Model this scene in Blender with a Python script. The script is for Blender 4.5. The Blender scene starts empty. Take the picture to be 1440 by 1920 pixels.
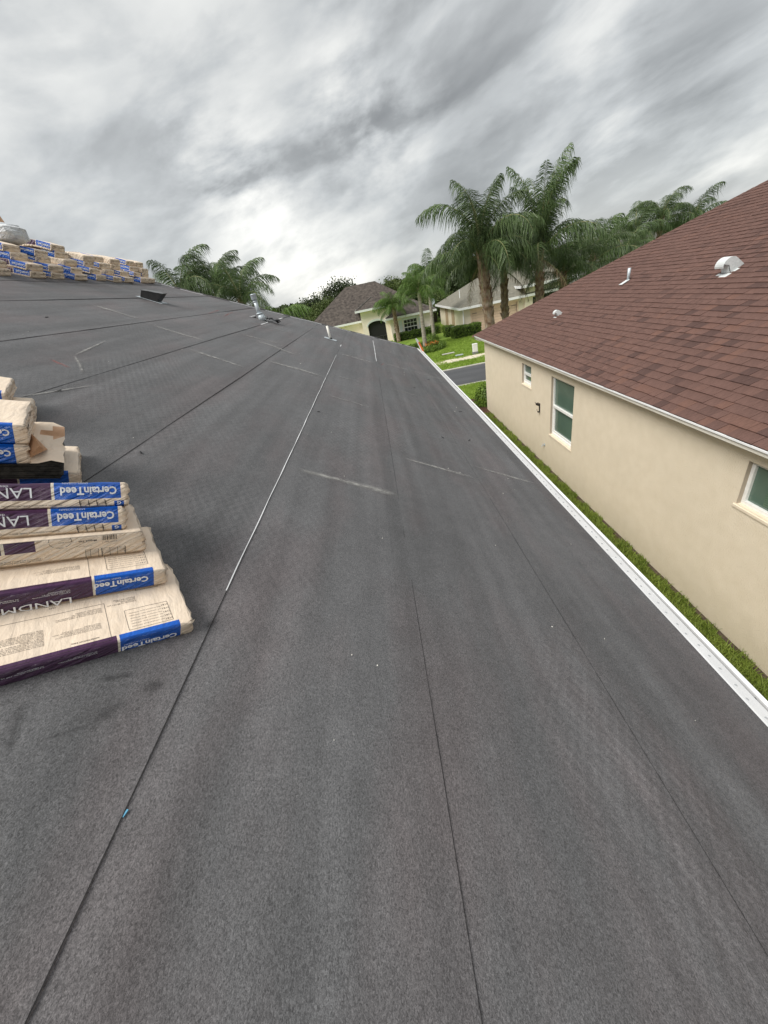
import bpy, bmesh, math, random
import numpy as np
from mathutils import Vector, Matrix, noise

random.seed(7)
rng = np.random.default_rng(11)
C = bpy.context.scene.collection
sc = bpy.context.scene
RAD = math.radians

# ------------------------------------------------------------------ camera
CAMZ = 4.72
R_ = Vector((0.98261518, -0.04213545, -0.18080933))
U_ = Vector((0.17774206, 0.49479052, 0.850641))
F_ = Vector((-0.0536206, 0.86799018, -0.49367791))
cam = bpy.data.cameras.new('camera')
cam.sensor_fit = 'HORIZONTAL'
cam.sensor_width = 36.0
cam.lens = 721 / 1440 * 36.0
cam.clip_start = 0.02
cam.clip_end = 3000
co = bpy.data.objects.new('camera', cam)
C.objects.link(co)
co.matrix_world = Matrix(((R_.x, U_.x, -F_.x, 0), (R_.y, U_.y, -F_.y, 0), (R_.z, U_.z, -F_.z, CAMZ), (0, 0, 0, 1)))
sc.camera = co

# ------------------------------------------------------------------ view
sc.view_settings.view_transform = 'Standard'
sc.view_settings.look = 'None'
sc.view_settings.gamma = 1.0
sc.view_settings.use_curve_mapping = False
sc.view_settings.exposure = 1.4

# ------------------------------------------------------------------ sun and sky
SUN = Vector((-0.52, -0.30, 0.80)).normalized()
sl = bpy.data.lights.new('sun', 'SUN')
sl.energy = 1.5
sl.angle = RAD(35)
sl.color = (1.0, 0.965, 0.91)
so = bpy.data.objects.new('sun', sl)
so.rotation_euler = SUN.to_track_quat('Z', 'Y').to_euler()
C.objects.link(so)


def make_world():
    w = bpy.data.worlds.new('World')
    sc.world = w
    w.use_nodes = True
    nt = w.node_tree
    nt.nodes.clear()
    N, L = nt.nodes.new, nt.links.new

    def math_(op, a, b=None, c=None, clamp=False):
        n = N('ShaderNodeMath'); n.operation = op; n.use_clamp = clamp
        for i, v in enumerate((a, b, c)):
            if v is None: continue
            if hasattr(v, 'links'): L(v, n.inputs[i])
            else: n.inputs[i].default_value = v
        return n.outputs[0]
    tc = N('ShaderNodeTexCoord')
    nrm = N('ShaderNodeVectorMath'); nrm.operation = 'NORMALIZE'; L(tc.outputs['Generated'], nrm.inputs[0])
    d = nrm.outputs[0]
    sp = N('ShaderNodeSeparateXYZ'); L(d, sp.inputs[0])
    zz = math_('ADD', math_('MAXIMUM', sp.outputs[2], 0.0), 0.30)
    # rotate the cloud deck so its streets run from lower left to upper right of the view
    px = math_('DIVIDE', sp.outputs[0], zz); py = math_('DIVIDE', sp.outputs[1], zz)
    a = RAD(50)
    qx = math_('ADD', math_('MULTIPLY', px, math.cos(a)), math_('MULTIPLY', py, math.sin(a)))
    qy = math_('ADD', math_('MULTIPLY', px, -math.sin(a)), math_('MULTIPLY', py, math.cos(a)))
    cb = N('ShaderNodeCombineXYZ'); L(math_('MULTIPLY', qx, 0.75), cb.inputs[0]); L(qy, cb.inputs[1])

    # cloud lumps seen side on: wider than tall, banks climbing towards +X
    cd = N('ShaderNodeCombineXYZ'); L(sp.outputs[0], cd.inputs[0]); L(math_('MULTIPLY', sp.outputs[1], .8), cd.inputs[1])
    L(math_('MULTIPLY', math_('SUBTRACT', sp.outputs[2], math_('MULTIPLY', sp.outputs[0], .20)), 2.3), cd.inputs[2])

    def nz(scale, detail, rough, dist, off, src=None):
        m = N('ShaderNodeVectorMath'); m.operation = 'ADD'; L((src or cb).outputs[0], m.inputs[0]); m.inputs[1].default_value = off
        t = N('ShaderNodeTexNoise'); t.inputs['Scale'].default_value = scale; t.inputs['Detail'].default_value = detail
        t.inputs['Roughness'].default_value = rough; t.inputs['Distortion'].default_value = dist
        L(m.outputs[0], t.inputs['Vector']); return t.outputs['Fac']
    n1 = nz(1.5, 4, 0.42, 0.2, (5.1, 1.7, 0), cd)
    n2 = nz(3.4, 8, 0.52, 0.25, (8.3, 4.4, 2), cd)
    n3 = nz(2.4, 4, 0.45, 0.2, (1.3, 9.4, 5), cd)
    n5 = nz(5.2, 9, 0.55, 0.15, (7.3, 2.4, 1), cd)
    n4 = nz(9.0, 8, 0.58, 0.2, (2.3, 3.4, 7), cd)
    # brightness of the deck
    v = math_('ADD', 0.430, math_('MULTIPLY', math_('SUBTRACT', n1, 0.5), 0.62))
    v = math_('ADD', v, math_('MULTIPLY', math_('SUBTRACT', n2, 0.5), 0.44))
    v = math_('ADD', v, math_('MULTIPLY', math_('SUBTRACT', n4, 0.5), 0.14))
    edge = math_('MULTIPLY', math_('SUBTRACT', math_('ADD', math_('MULTIPLY', n2, .6), math_('MULTIPLY', n5, .4)), 0.47), 11.0, clamp=True)
    v = math_('ADD', v, math_('MULTIPLY', math_('SUBTRACT', edge, 0.5), 0.085))

    def lobe(dr, width, amt, tex=None):
        nonlocal v
        dp = N('ShaderNodeVectorMath'); dp.operation = 'DOT_PRODUCT'; L(d, dp.inputs[0])
        q = Vector(dr).normalized(); dp.inputs[1].default_value = q
        k = 1.0 / (1.0 - math.cos(RAD(width)))
        e = math_('EXPONENT', math_('MULTIPLY', math_('SUBTRACT', dp.outputs['Value'], 1.0), k))
        e = math_('MULTIPLY', e, amt)
        if tex is not None: e = math_('MULTIPLY', e, tex)
        v = math_('ADD', v, e)
    thin = math_('MULTIPLY', math_('SUBTRACT', math_('ADD', math_('MULTIPLY', n2, .7), math_('MULTIPLY', n4, .3)), 0.42), 5.0, clamp=True)
    thin2 = math_('MULTIPLY', math_('SUBTRACT', n3, 0.36), 3.4, clamp=True)
    for dr, wd, am in (((-.269, .925, .267), 3.5, .26), ((-.168, .956, .242), 4.5, .24), ((-.215, .956, .202), 3.5, .18),
                       ((.028, .955, .295), 5, .30), ((.101, .965, .242), 4.5, .22), ((-.143, .98, .141), 6, .16),
                       ((-.181, .982, .063), 7, .22), ((.416, .868, .273), 5, .14), ((.469, .875, .12), 3.5, .30),
                       ((.575, .816, .067), 5, .22), ((.63, .77, .099), 4, .12), ((-.048, .998, .029), 5, .30)):
        lobe(dr, wd, am, thin)
    for dr, wd, am in (((-.374, .846, .38), 13, -.15), ((-.3, .923, .242), 5, -.12), ((.003, .928, .372), 12, -.08),
                       ((.215, .918, .333), 9, -.10), ((.257, .943, .21), 8, -.12), ((.546, .814, .197), 10, -.16), ((.40, .90, .19), 7, -.08),
                       ((.501, .855, .137), 6, -.08), ((-.46, .86, .20), 10, -.03)):
        lobe(dr, wd, am, thin2)
    v = math_('MINIMUM', math_('MAXIMUM', v, 0.15), 0.95)
    # the brightest gaps are a touch warmer low down, the deck itself cool grey
    cr = N('ShaderNodeValToRGB'); L(v, cr.inputs[0])
    e = cr.color_ramp.elements
    e[0].position = 0.0; e[0].color = (0.0, 0.0, 0.0, 1)
    e[1].position = 1.0; e[1].color = (1.0, .985, .93, 1)
    m = e.new(0.45); m.color = (.437, .452, .455, 1)
    sky = N('ShaderNodeTexSky'); sky.sky_type = 'NISHITA'; sky.sun_disc = False
    sky.sun_elevation = math.asin(SUN.z); sky.sun_rotation = math.atan2(SUN.x, SUN.y)
    k10 = N('ShaderNodeVectorMath'); k10.operation = 'SCALE'; L(cr.outputs[0], k10.inputs[0]); k10.inputs['Scale'].default_value = 5.1
    mx = N('ShaderNodeMix'); mx.data_type = 'RGBA'; mx.inputs[0].default_value = 0.965
    L(sky.outputs[0], mx.inputs[6]); L(k10.outputs[0], mx.inputs[7])
    bg = N('ShaderNodeBackground'); bg.inputs['Strength'].default_value = 0.1
    L(mx.outputs[2], bg.inputs['Color'])
    out = N('ShaderNodeOutputWorld'); L(bg.outputs[0], out.inputs['Surface'])


make_world()


# ------------------------------------------------------------------ mesh builder
class MB:
    def __init__(s):
        s.v = []; s.f = []; s.m = []

    def add(s, vs, fs, mi=0):
        o = len(s.v)
        s.v.extend([tuple(p) for p in vs])
        s.f.extend([tuple(o + i for i in f) for f in fs])
        s.m.extend([mi] * len(fs))

    def box(s, c, d, mi=0, M=None):
        x, y, z = d[0] / 2, d[1] / 2, d[2] / 2
        vs = [Vector((sx * x, sy * y, sz * z)) for sz in (-1, 1) for sx, sy in ((-1, -1), (1, -1), (1, 1), (-1, 1))]
        if M is not None: vs = [M @ p for p in vs]
        vs = [p + Vector(c) for p in vs]
        s.add(vs, [(3, 2, 1, 0), (4, 5, 6, 7), (0, 1, 5, 4), (1, 2, 6, 5), (2, 3, 7, 6), (3, 0, 4, 7)], mi)

    def span(s, a, b, mi=0):
        s.box([(a[i] + b[i]) / 2 for i in range(3)], [abs(b[i] - a[i]) for i in range(3)], mi)

    def prism(s, poly, a, b, mi=0):
        """poly: list of points (3d) for end A; offset vector b-a gives end B"""
        n = len(poly); off = Vector(b) - Vector(a)
        vs = [Vector(p) for p in poly] + [Vector(p) + off for p in poly]
        fs = [tuple(range(n))[::-1], tuple(range(n, 2 * n))] + [(i, (i + 1) % n, n + (i + 1) % n, n + i) for i in range(n)]
        s.add(vs, fs, mi)

    def tube(s, path, rad, n=8, mi=0, caps=True):
        P = [Vector(p) for p in path]
        if not hasattr(rad, '__len__'): rad = [rad] * len(P)
        o = len(s.v); ref = None
        for i, p in enumerate(P):
            t = (P[min(i + 1, len(P) - 1)] - P[max(i - 1, 0)]).normalized()
            if ref is None:
                ref = t.orthogonal().normalized()
            ref = (ref - t * ref.dot(t)).normalized(); b = t.cross(ref)
            for k in range(n):
                a = 2 * math.pi * k / n
                s.v.append(tuple(p + (ref * math.cos(a) + b * math.sin(a)) * rad[i]))
        for i in range(len(P) - 1):
            for k in range(n):
                s.f.append((o + i * n + k, o + i * n + (k + 1) % n, o + (i + 1) * n + (k + 1) % n, o + (i + 1) * n + k)); s.m.append(mi)
        if caps:
            s.f.append(tuple(o + k for k in range(n))[::-1]); s.m.append(mi)
            s.f.append(tuple(o + (len(P) - 1) * n + k for k in range(n))); s.m.append(mi)

    def mesh(s, name, mats, smooth=False):
        me = bpy.data.meshes.new(name)
        me.from_pydata(s.v, [], s.f)
        for m in (mats if isinstance(mats, (list, tuple)) else [mats]): me.materials.append(m)
        if any(s.m): me.polygons.foreach_set('material_index', s.m)
        if smooth: me.polygons.foreach_set('use_smooth', [True] * len(me.polygons))
        me.update()
        return me

    def build(s, name, mats, parent=None, smooth=False, bevel=0, **props):
        return obj(name, s.mesh(name, mats, smooth), parent, bevel, **props)


def obj(name, me, parent=None, bevel=0, **props):
    o = bpy.data.objects.new(name, me)
    C.objects.link(o)
    if parent is not None: o.parent = parent
    for k, v in props.items(): o[k] = v
    if bevel:
        b = o.modifiers.new('bevel', 'BEVEL'); b.width = bevel; b.segments = 2; b.limit_method = 'ANGLE'
    return o


def empty(name, label, cat, group=None, loc=(0, 0, 0)):
    o = bpy.data.objects.new(name, None); C.objects.link(o)
    o.location = loc; o.empty_display_size = .1
    o['label'] = label; o['category'] = cat
    if group: o['group'] = group
    return o


# ------------------------------------------------------------------ materials
def newmat(name):
    m = bpy.data.materials.new(name); m.use_nodes = True
    nt = m.node_tree; nt.nodes.clear()
    return m, nt, nt.nodes.new, nt.links.new


def principled(N, L, rough=.7, metal=0, spec=.5):
    b = N('ShaderNodeBsdfPrincipled'); o = N('ShaderNodeOutputMaterial'); L(b.outputs[0], o.inputs[0])
    b.inputs['Roughness'].default_value = rough; b.inputs['Metallic'].default_value = metal
    b.inputs['Specular IOR Level'].default_value = spec
    return b


def noise_mat(name, c1, c2, scale=5, detail=6, rough=.7, bump=0, bscale=60, metal=0, spec=.4, c3=None, scale2=.7, amt3=.5,
              stretch=(1, 1, 1), bdist=.01, ndist=0, objrand=0, lo=.3, hi=.7):
    m, nt, N, L = newmat(name)
    b = principled(N, L, rough, metal, spec)
    tc = N('ShaderNodeTexCoord'); mp = N('ShaderNodeMapping'); L(tc.outputs['Object'], mp.inputs[0]); mp.inputs['Scale'].default_value = stretch
    t = N('ShaderNodeTexNoise'); t.inputs['Scale'].default_value = scale; t.inputs['Detail'].default_value = detail
    t.inputs['Distortion'].default_value = ndist
    L(mp.outputs[0], t.inputs['Vector'])
    r = N('ShaderNodeMapRange'); L(t.outputs['Fac'], r.inputs[0]); r.inputs[1].default_value = lo; r.inputs[2].default_value = hi
    mx = N('ShaderNodeMix'); mx.data_type = 'RGBA'; L(r.outputs[0], mx.inputs[0])
    mx.inputs[6].default_value = (*c1, 1); mx.inputs[7].default_value = (*c2, 1)
    col = mx.outputs[2]
    if c3:
        t2 = N('ShaderNodeTexNoise'); t2.inputs['Scale'].default_value = scale2; t2.inputs['Detail'].default_value = 4
        L(mp.outputs[0], t2.inputs['Vector'])
        r2 = N('ShaderNodeMapRange'); L(t2.outputs['Fac'], r2.inputs[0]); r2.inputs[1].default_value = .42; r2.inputs[2].default_value = .68
        r2.inputs[4].default_value = amt3
        m2 = N('ShaderNodeMix'); m2.data_type = 'RGBA'; L(r2.outputs[0], m2.inputs[0]); L(col, m2.inputs[6]); m2.inputs[7].default_value = (*c3, 1)
        col = m2.outputs[2]
    if objrand:
        oi = N('ShaderNodeObjectInfo'); hs = N('ShaderNodeHueSaturation'); L(col, hs.inputs['Color'])
        r3 = N('ShaderNodeMapRange'); L(oi.outputs['Random'], r3.inputs[0]); r3.inputs[3].default_value = 1 - objrand; r3.inputs[4].default_value = 1 + objrand
        L(r3.outputs[0], hs.inputs['Value']); col = hs.outputs[0]
    L(col, b.inputs['Base Color'])
    if bump:
        t3 = N('ShaderNodeTexNoise'); t3.inputs['Scale'].default_value = bscale; t3.inputs['Detail'].default_value = 5
        L(mp.outputs[0], t3.inputs['Vector'])
        bp = N('ShaderNodeBump'); bp.inputs['Strength'].default_value = bump; bp.inputs['Distance'].default_value = bdist
        L(t3.outputs['Fac'], bp.inputs['Height']); L(bp.outputs[0], b.inputs['Normal'])
    return m


def flat(name, c, rough=.6, metal=0, spec=.5):
    return noise_mat(name, [x * .93 for x in c], [min(1, x * 1.06) for x in c], 14, 4, rough, .12, 90, metal, spec, bdist=.003)


M = {}
M['white'] = noise_mat('white_painted_metal', (.80, .81, .82), (.88, .89, .9), 6, 4, .38, .05, 30, 0, .5, c3=(.62, .61, .57), scale2=3, amt3=.18)
M['trim'] = noise_mat('cream_painted_trim', (.66, .63, .56), (.76, .73, .66), 3, 5, .5, .05, 30, c3=(.5, .48, .4), scale2=1.6, amt3=.3)
M['vinyl'] = flat('white_vinyl_frame', (.82, .82, .80), .35)
M['galv'] = noise_mat('galvanised_metal', (.40, .46, .50), (.62, .67, .70), 22, 6, .45, .05, 40, .25, .5)
M['paintgrey'] = noise_mat('pale_grey_painted_vent', (.60, .64, .64), (.74, .77, .77), 26, 6, .6, .2, 160, 0, .3, c3=(.45, .47, .47), scale2=5, amt3=.35)
M['black'] = noise_mat('black_plastic', (.010, .010, .011), (.022, .022, .023), 12, 4, .45)
M['asph'] = noise_mat('bitumen_edge', (.008, .008, .009), (.02, .02, .021), 40, 4, .8)
M['iron'] = flat('dark_wrought_iron', (.02, .016, .014), .6)
M['stucco'] = noise_mat('tan_stucco', (.72, .63, .49), (.77, .68, .54), 5, 9, .92, .55, 60, 0, .2, c3=(.60, .53, .41), scale2=.8, amt3=.2, bdist=.012)
M['stucco2'] = noise_mat('yellow_stucco', (.88, .77, .66), (.90, .81, .71), 1.2, 6, .92, .3, 60, 0, .2)
M['stucco3'] = noise_mat('cream_stucco', (.66, .60, .47), (.74, .68, .54), 1.2, 6, .92, .3, 60, 0, .2)
M['sill'] = noise_mat('cream_sill', (.72, .62, .48), (.80, .70, .56), 5, 5, .8, .2, 90)
M['reveal'] = noise_mat('taupe_reveal', (.40, .34, .27), (.46, .39, .31), 5, 5, .85, .2, 90)
M['garage'] = noise_mat('peach_garage_door', (.66, .51, .37), (.72, .57, .42), 3, 4, .7)
M['peach'] = noise_mat('concrete_driveway', (.42, .36, .31), (.52, .45, .40), 2, 6, .9, .2, 60)
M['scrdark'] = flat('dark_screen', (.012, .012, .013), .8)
M['frame'] = flat('bronze_frame', (.05, .05, .05), .5)
M['shutter'] = flat('white_shutter', (.72, .76, .74), .5)
M['road'] = noise_mat('asphalt_road', (.075, .078, .085), (.105, .108, .115), 1.0, 8, .85, .4, 90, c3=(.065, .067, .073), scale2=.6, amt3=.6, stretch=(.3, 1.4, 1))
M['curb'] = noise_mat('concrete_curb', (.42, .40, .36), (.56, .54, .50), 4, 6, .9, .3, 60, c3=(.25, .25, .2), scale2=2, amt3=.4)
M['walk'] = noise_mat('concrete_sidewalk', (.55, .50, .38), (.68, .62, .48), 3, 6, .9, .3, 60)
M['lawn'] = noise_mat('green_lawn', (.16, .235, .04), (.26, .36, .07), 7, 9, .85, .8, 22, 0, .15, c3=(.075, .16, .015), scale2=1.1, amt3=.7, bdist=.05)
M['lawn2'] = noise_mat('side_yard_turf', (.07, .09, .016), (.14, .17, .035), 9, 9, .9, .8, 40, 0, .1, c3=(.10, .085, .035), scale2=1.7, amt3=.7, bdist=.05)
M['mulch'] = noise_mat('brown_mulch', (.045, .022, .013), (.14, .07, .045), 34, 8, .95, 1, 50, bdist=.04)
M['soil'] = noise_mat('bare_soil', (.06, .045, .03), (.14, .105, .07), 30, 8, .95, 1, 60, bdist=.03)
M['bluebox'] = flat('white_utility_plastic', (.80, .80, .78), .5)
M['orange'] = flat('orange_plastic', (.70, .16, .03), .5)
M['alu'] = noise_mat('aluminium_rail', (.66, .66, .66), (.8, .8, .8), 10, 4, .35, 0, 1, .4)
M['rock'] = noise_mat('pale_rock', (.5, .48, .42), (.72, .7, .63), 8, 6, .85, .5, 20)
M['whitep'] = flat('white_pvc', (.78, .76, .70), .45)
M['ac'] = flat('grey_condenser', (.20, .21, .20), .6)
M['flower'] = noise_mat('orange_flowers', (.45, .10, .02), (.65, .26, .05), 30, 4, .8)


def leaf_mat(name, c1, c2, rough=.55, trans=.25, objrand=.15, scale=3):
    m, nt, N, L = newmat(name)
    b = N('ShaderNodeBsdfPrincipled'); b.inputs['Roughness'].default_value = rough; b.inputs['Specular IOR Level'].default_value = .35
    tr = N('ShaderNodeBsdfTranslucent'); ms = N('ShaderNodeMixShader'); ms.inputs[0].default_value = trans
    geo = N('ShaderNodeNewGeometry')
    tc = N('ShaderNodeTexCoord')
    t = N('ShaderNodeTexNoise'); t.inputs['Scale'].default_value = scale; t.inputs['Detail'].default_value = 4; L(tc.outputs['Object'], t.inputs['Vector'])
    ad = N('ShaderNodeMath'); ad.operation = 'MULTIPLY_ADD'; L(geo.outputs['Random Per Island'], ad.inputs[0]); ad.inputs[1].default_value = .55
    sb = N('ShaderNodeMath'); sb.operation = 'MULTIPLY_ADD'; L(t.outputs['Fac'], sb.inputs[0]); sb.inputs[1].default_value = 1.4; sb.inputs[2].default_value = -.45
    L(sb.outputs[0], ad.inputs[2])
    mx = N('ShaderNodeMix'); mx.data_type = 'RGBA'; L(ad.outputs[0], mx.inputs[0])
    mx.inputs[6].default_value = (*c1, 1); mx.inputs[7].default_value = (*c2, 1)
    oi = N('ShaderNodeObjectInfo'); hs = N('ShaderNodeHueSaturation'); L(mx.outputs[2], hs.inputs['Color'])
    r3 = N('ShaderNodeMapRange'); L(oi.outputs['Random'], r3.inputs[0]); r3.inputs[3].default_value = 1 - objrand; r3.inputs[4].default_value = 1 + objrand
    L(r3.outputs[0], hs.inputs['Value'])
    L(hs.outputs[0], b.inputs['Base Color']); L(hs.outputs[0], tr.inputs['Color'])
    L(b.outputs[0], ms.inputs[1]); L(tr.outputs[0], ms.inputs[2])
    o = N('ShaderNodeOutputMaterial'); L(ms.outputs[0], o.inputs[0])
    return m


M['palmleaf'] = leaf_mat('queen_palm_leaf', (.034, .062, .024), (.150, .215, .085), .38, .3, .28)
M['palmleaf2'] = leaf_mat('bright_palm_leaf', (.050, .105, .020), (.15, .24, .055), .45, .25, .15)
M['rachis'] = noise_mat('palm_rachis', (.14, .17, .06), (.26, .24, .12), 4, 4, .6)
M['leafdark'] = leaf_mat('dark_tree_leaf', (.028, .045, .018), (.085, .115, .045), .6, .15)
M['leafmid'] = leaf_mat('mid_tree_leaf', (.05, .085, .02), (.14, .18, .05), .6, .2)
M['hedge'] = leaf_mat('hedge_leaf', (.045, .085, .014), (.20, .31, .045), .55, .2, .1, 5)
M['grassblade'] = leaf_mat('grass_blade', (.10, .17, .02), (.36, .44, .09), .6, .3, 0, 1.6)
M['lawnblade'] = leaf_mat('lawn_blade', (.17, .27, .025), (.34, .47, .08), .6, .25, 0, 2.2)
M['trunkgrey'] = noise_mat('grey_palm_trunk', (.23, .20, .16), (.42, .38, .32), 3, 6, .9, .6, 30, stretch=(1, 1, 5), bdist=.02)
M['trunkboot'] = noise_mat('shaggy_brown_boot', (.11, .055, .03), (.36, .25, .17), 6, 7, .9, .7, 30, c3=(.44, .38, .32), scale2=5, amt3=.7, bdist=.02)
M['bark'] = noise_mat('tree_bark', (.06, .045, .03), (.13, .10, .07), 8, 6, .9)


def shingle_mat(name, dark, mid, lite, use_attr):
    m, nt, N, L = newmat(name)
    b = principled(N, L, .88, 0, .25)
    if use_attr:
        at = N('ShaderNodeAttribute'); at.attribute_name = 'tint'; src = at.outputs['Fac']
    else:
        oi = N('ShaderNodeObjectInfo'); src = oi.outputs['Random']
    cr = N('ShaderNodeValToRGB'); L(src, cr.inputs[0]); e = cr.color_ramp.elements
    e[0].position = 0; e[0].color = (*dark, 1); e[1].position = 1; e[1].color = (*lite, 1)
    for p, c in ((.10, dark), (.22, mid), (.80, [x * 1.1 for x in mid]), (.92, lite)):
        q = e.new(p); q.color = (*c, 1)
    tc = N('ShaderNodeTexCoord')
    mp = N('ShaderNodeMapping'); L(tc.outputs['Object'], mp.inputs[0]); mp.inputs['Scale'].default_value = (.5, 1, 1)
    t = N('ShaderNodeTexNoise'); t.inputs['Scale'].default_value = 26; t.inputs['Detail'].default_value = 4; L(mp.outputs[0], t.inputs['Vector'])
    r = N('ShaderNodeMapRange'); L(t.outputs['Fac'], r.inputs[0]); r.inputs[1].default_value = .38; r.inputs[2].default_value = .62
    r.inputs[3].default_value = .82; r.inputs[4].default_value = 1.16
    g = N('ShaderNodeTexNoise'); g.inputs['Scale'].default_value = 420; g.inputs['Detail'].default_value = 2; L(tc.outputs['Object'], g.inputs['Vector'])
    r2 = N('ShaderNodeMapRange'); L(g.outputs['Fac'], r2.inputs[0]); r2.inputs[1].default_value = .35; r2.inputs[2].default_value = .65
    r2.inputs[3].default_value = .8; r2.inputs[4].default_value = 1.22
    mu = N('ShaderNodeMath'); mu.operation = 'MULTIPLY'; L(r.outputs[0], mu.inputs[0]); L(r2.outputs[0], mu.inputs[1])
    hs = N('ShaderNodeHueSaturation'); L(cr.outputs[0], hs.inputs['Color']); L(mu.outputs[0], hs.inputs['Value'])
    L(hs.outputs[0], b.inputs['Base Color'])
    bp = N('ShaderNodeBump'); bp.inputs['Strength'].default_value = .5; bp.inputs['Distance'].default_value = .002
    L(g.outputs['Fac'], bp.inputs['Height']); L(bp.outputs[0], b.inputs['Normal'])
    return m


SD, SM, SL = (.086, .050, .043), (.122, .069, .057), (.148, .080, .062)
M['shingleO'] = shingle_mat('red_brown_shingle', SD, SM, SL, False)
M['shingleA'] = shingle_mat('red_brown_shingle_field', SD, SM, SL, True)
M['roofL'] = noise_mat('dark_brown_far_shingles', (.030, .025, .022), (.120, .100, .086), 3.2, 5, .9, .5, 12, c3=(.085, .07, .06), scale2=1.5, amt3=.4, stretch=(1, 1, 1), bdist=.03)
M['roofR'] = noise_mat('grey_green_far_shingles', (.13, .125, .10), (.225, .215, .175), 5, 6, .9, .5, 12, c3=(.20, .18, .14), scale2=1.5, amt3=.4, bdist=.03)
M['roofD'] = noise_mat('slate_far_shingles', (.09, .085, .08), (.16, .15, .14), 5, 6, .9, .3, 12)
M['roofT'] = noise_mat('tan_far_shingles', (.26, .19, .13), (.36, .27, .19), 5, 6, .9, .3, 12)


def underlay_mat():
    m, nt, N, L = newmat('dark_grey_underlayment')
    b = principled(N, L, .62, 0, .35)
    tc = N('ShaderNodeTexCoord'); ob = tc.outputs['Object']

    def nz(scale, detail, st=(1, 1, 1), rough=.5, dist=0):
        mp = N('ShaderNodeMapping'); L(ob, mp.inputs[0]); mp.inputs['Scale'].default_value = st
        t = N('ShaderNodeTexNoise'); t.inputs['Scale'].default_value = scale; t.inputs['Detail'].default_value = detail
        t.inputs['Roughness'].default_value = rough; t.inputs['Distortion'].default_value = dist
        L(mp.outputs[0], t.inputs['Vector']); return t.outputs['Fac']

    def mr(x, a, b_, c, d):
        r = N('ShaderNodeMapRange'); L(x, r.inputs[0])
        for i, q in enumerate((a, b_, c, d)): r.inputs[i + 1].default_value = q
        return r.outputs[0]

    def mul(x, y):
        q = N('ShaderNodeMath'); q.operation = 'MULTIPLY'; L(x, q.inputs[0]); L(y, q.inputs[1]); return q.outputs[0]
    fib = nz(250, 3, (1, .6, 1), .7, 1.0)
    fine = nz(480, 2, (1, 1, 1), .6)
    blot = nz(9, 6)
    band = nz(7, 4, (1, .05, 1))
    big = nz(1.1, 4)
    v = mul(mr(fib, .36, .66, .58, 1.55), mr(fine, .3, .7, .72, 1.30))
    v = mul(v, mr(blot, .3, .7, .93, 1.08))
    v = mul(v, mr(band, .34, .66, .86, 1.16))
    v = mul(v, mr(big, .3, .7, .92, 1.08))
    # embossed waffle in patches, seen as faint dots
    s = N('ShaderNodeSeparateXYZ'); L(ob, s.inputs[0])

    def sine(o_, f):
        a = N('ShaderNodeMath'); a.operation = 'MULTIPLY'; L(o_, a.inputs[0]); a.inputs[1].default_value = f
        c = N('ShaderNodeMath'); c.operation = 'SINE'; L(a.outputs[0], c.inputs[0]); return c.outputs[0]
    waf = mul(sine(s.outputs[0], 2 * math.pi / .045), sine(s.outputs[1], 2 * math.pi / .085))
    patch = mr(nz(.8, 3, (1.3, .5, 1)), .46, .62, 0, 1)
    wv = mul(waf, patch)
    v = mul(v, mr(wv, -1, 1, .90, 1.10))
    cmix = N('ShaderNodeMix'); cmix.data_type = 'RGBA'
    L(mr(nz(1.7, 4, (1.6, .5, 1)), .45, .66, 0, 1), cmix.inputs[0])
    cmix.inputs[6].default_value = (.108, .108, .111, 1); cmix.inputs[7].default_value = (.117, .107, .109, 1)
    hs = N('ShaderNodeHueSaturation'); L(cmix.outputs[2], hs.inputs['Color']); L(v, hs.inputs['Value'])
    L(hs.outputs[0], b.inputs['Base Color'])
    h = N('ShaderNodeMath'); h.operation = 'MULTIPLY_ADD'; L(fib, h.inputs[0]); h.inputs[1].default_value = .35
    hw = N('ShaderNodeMath'); hw.operation = 'MULTIPLY_ADD'; L(wv, hw.inputs[0]); hw.inputs[1].default_value = .25; L(mr(nz(24, 5), 0, 1, 0, 1.0), hw.inputs[2])
    L(hw.outputs[0], h.inputs[2])
    bp = N('ShaderNodeBump'); bp.inputs['Strength'].default_value = .55; bp.inputs['Distance'].default_value = .006
    L(h.outputs[0], bp.inputs['Height']); L(bp.outputs[0], b.inputs['Normal'])
    return m


M['under'] = underlay_mat()


def scuff_mat(name, col, amt):
    m, nt, N, L = newmat(name)
    d = N('ShaderNodeBsdfPrincipled'); d.inputs['Roughness'].default_value = .8; d.inputs['Base Color'].default_value = (*col, 1)
    t = N('ShaderNodeBsdfTransparent'); ms = N('ShaderNodeMixShader')
    at = N('ShaderNodeAttribute'); at.attribute_name = 'a'
    tc = N('ShaderNodeTexCoord'); nz = N('ShaderNodeTexNoise'); nz.inputs['Scale'].default_value = 18; nz.inputs['Detail'].default_value = 6
    L(tc.outputs['Object'], nz.inputs['Vector'])
    r = N('ShaderNodeMapRange'); L(nz.outputs['Fac'], r.inputs[0]); r.inputs[1].default_value = .3; r.inputs[2].default_value = .7
    r.inputs[3].default_value = .25 * amt; r.inputs[4].default_value = amt
    mu = N('ShaderNodeMath'); mu.operation = 'MULTIPLY'; L(at.outputs['Fac'], mu.inputs[0]); L(r.outputs[0], mu.inputs[1])
    L(mu.outputs[0], ms.inputs[0]); L(t.outputs[0], ms.inputs[1]); L(d.outputs[0], ms.inputs[2])
    o = N('ShaderNodeOutputMaterial'); L(ms.outputs[0], o.inputs[0])
    return m


M['scuff'] = scuff_mat('pale_scuffed_fold', (.33, .325, .31), 1.1)
M['scuffred'] = scuff_mat('red_chalk', (.42, .12, .10), .7)
M['tar'] = scuff_mat('black_tar_smear', (.02, .02, .021), .55)


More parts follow.
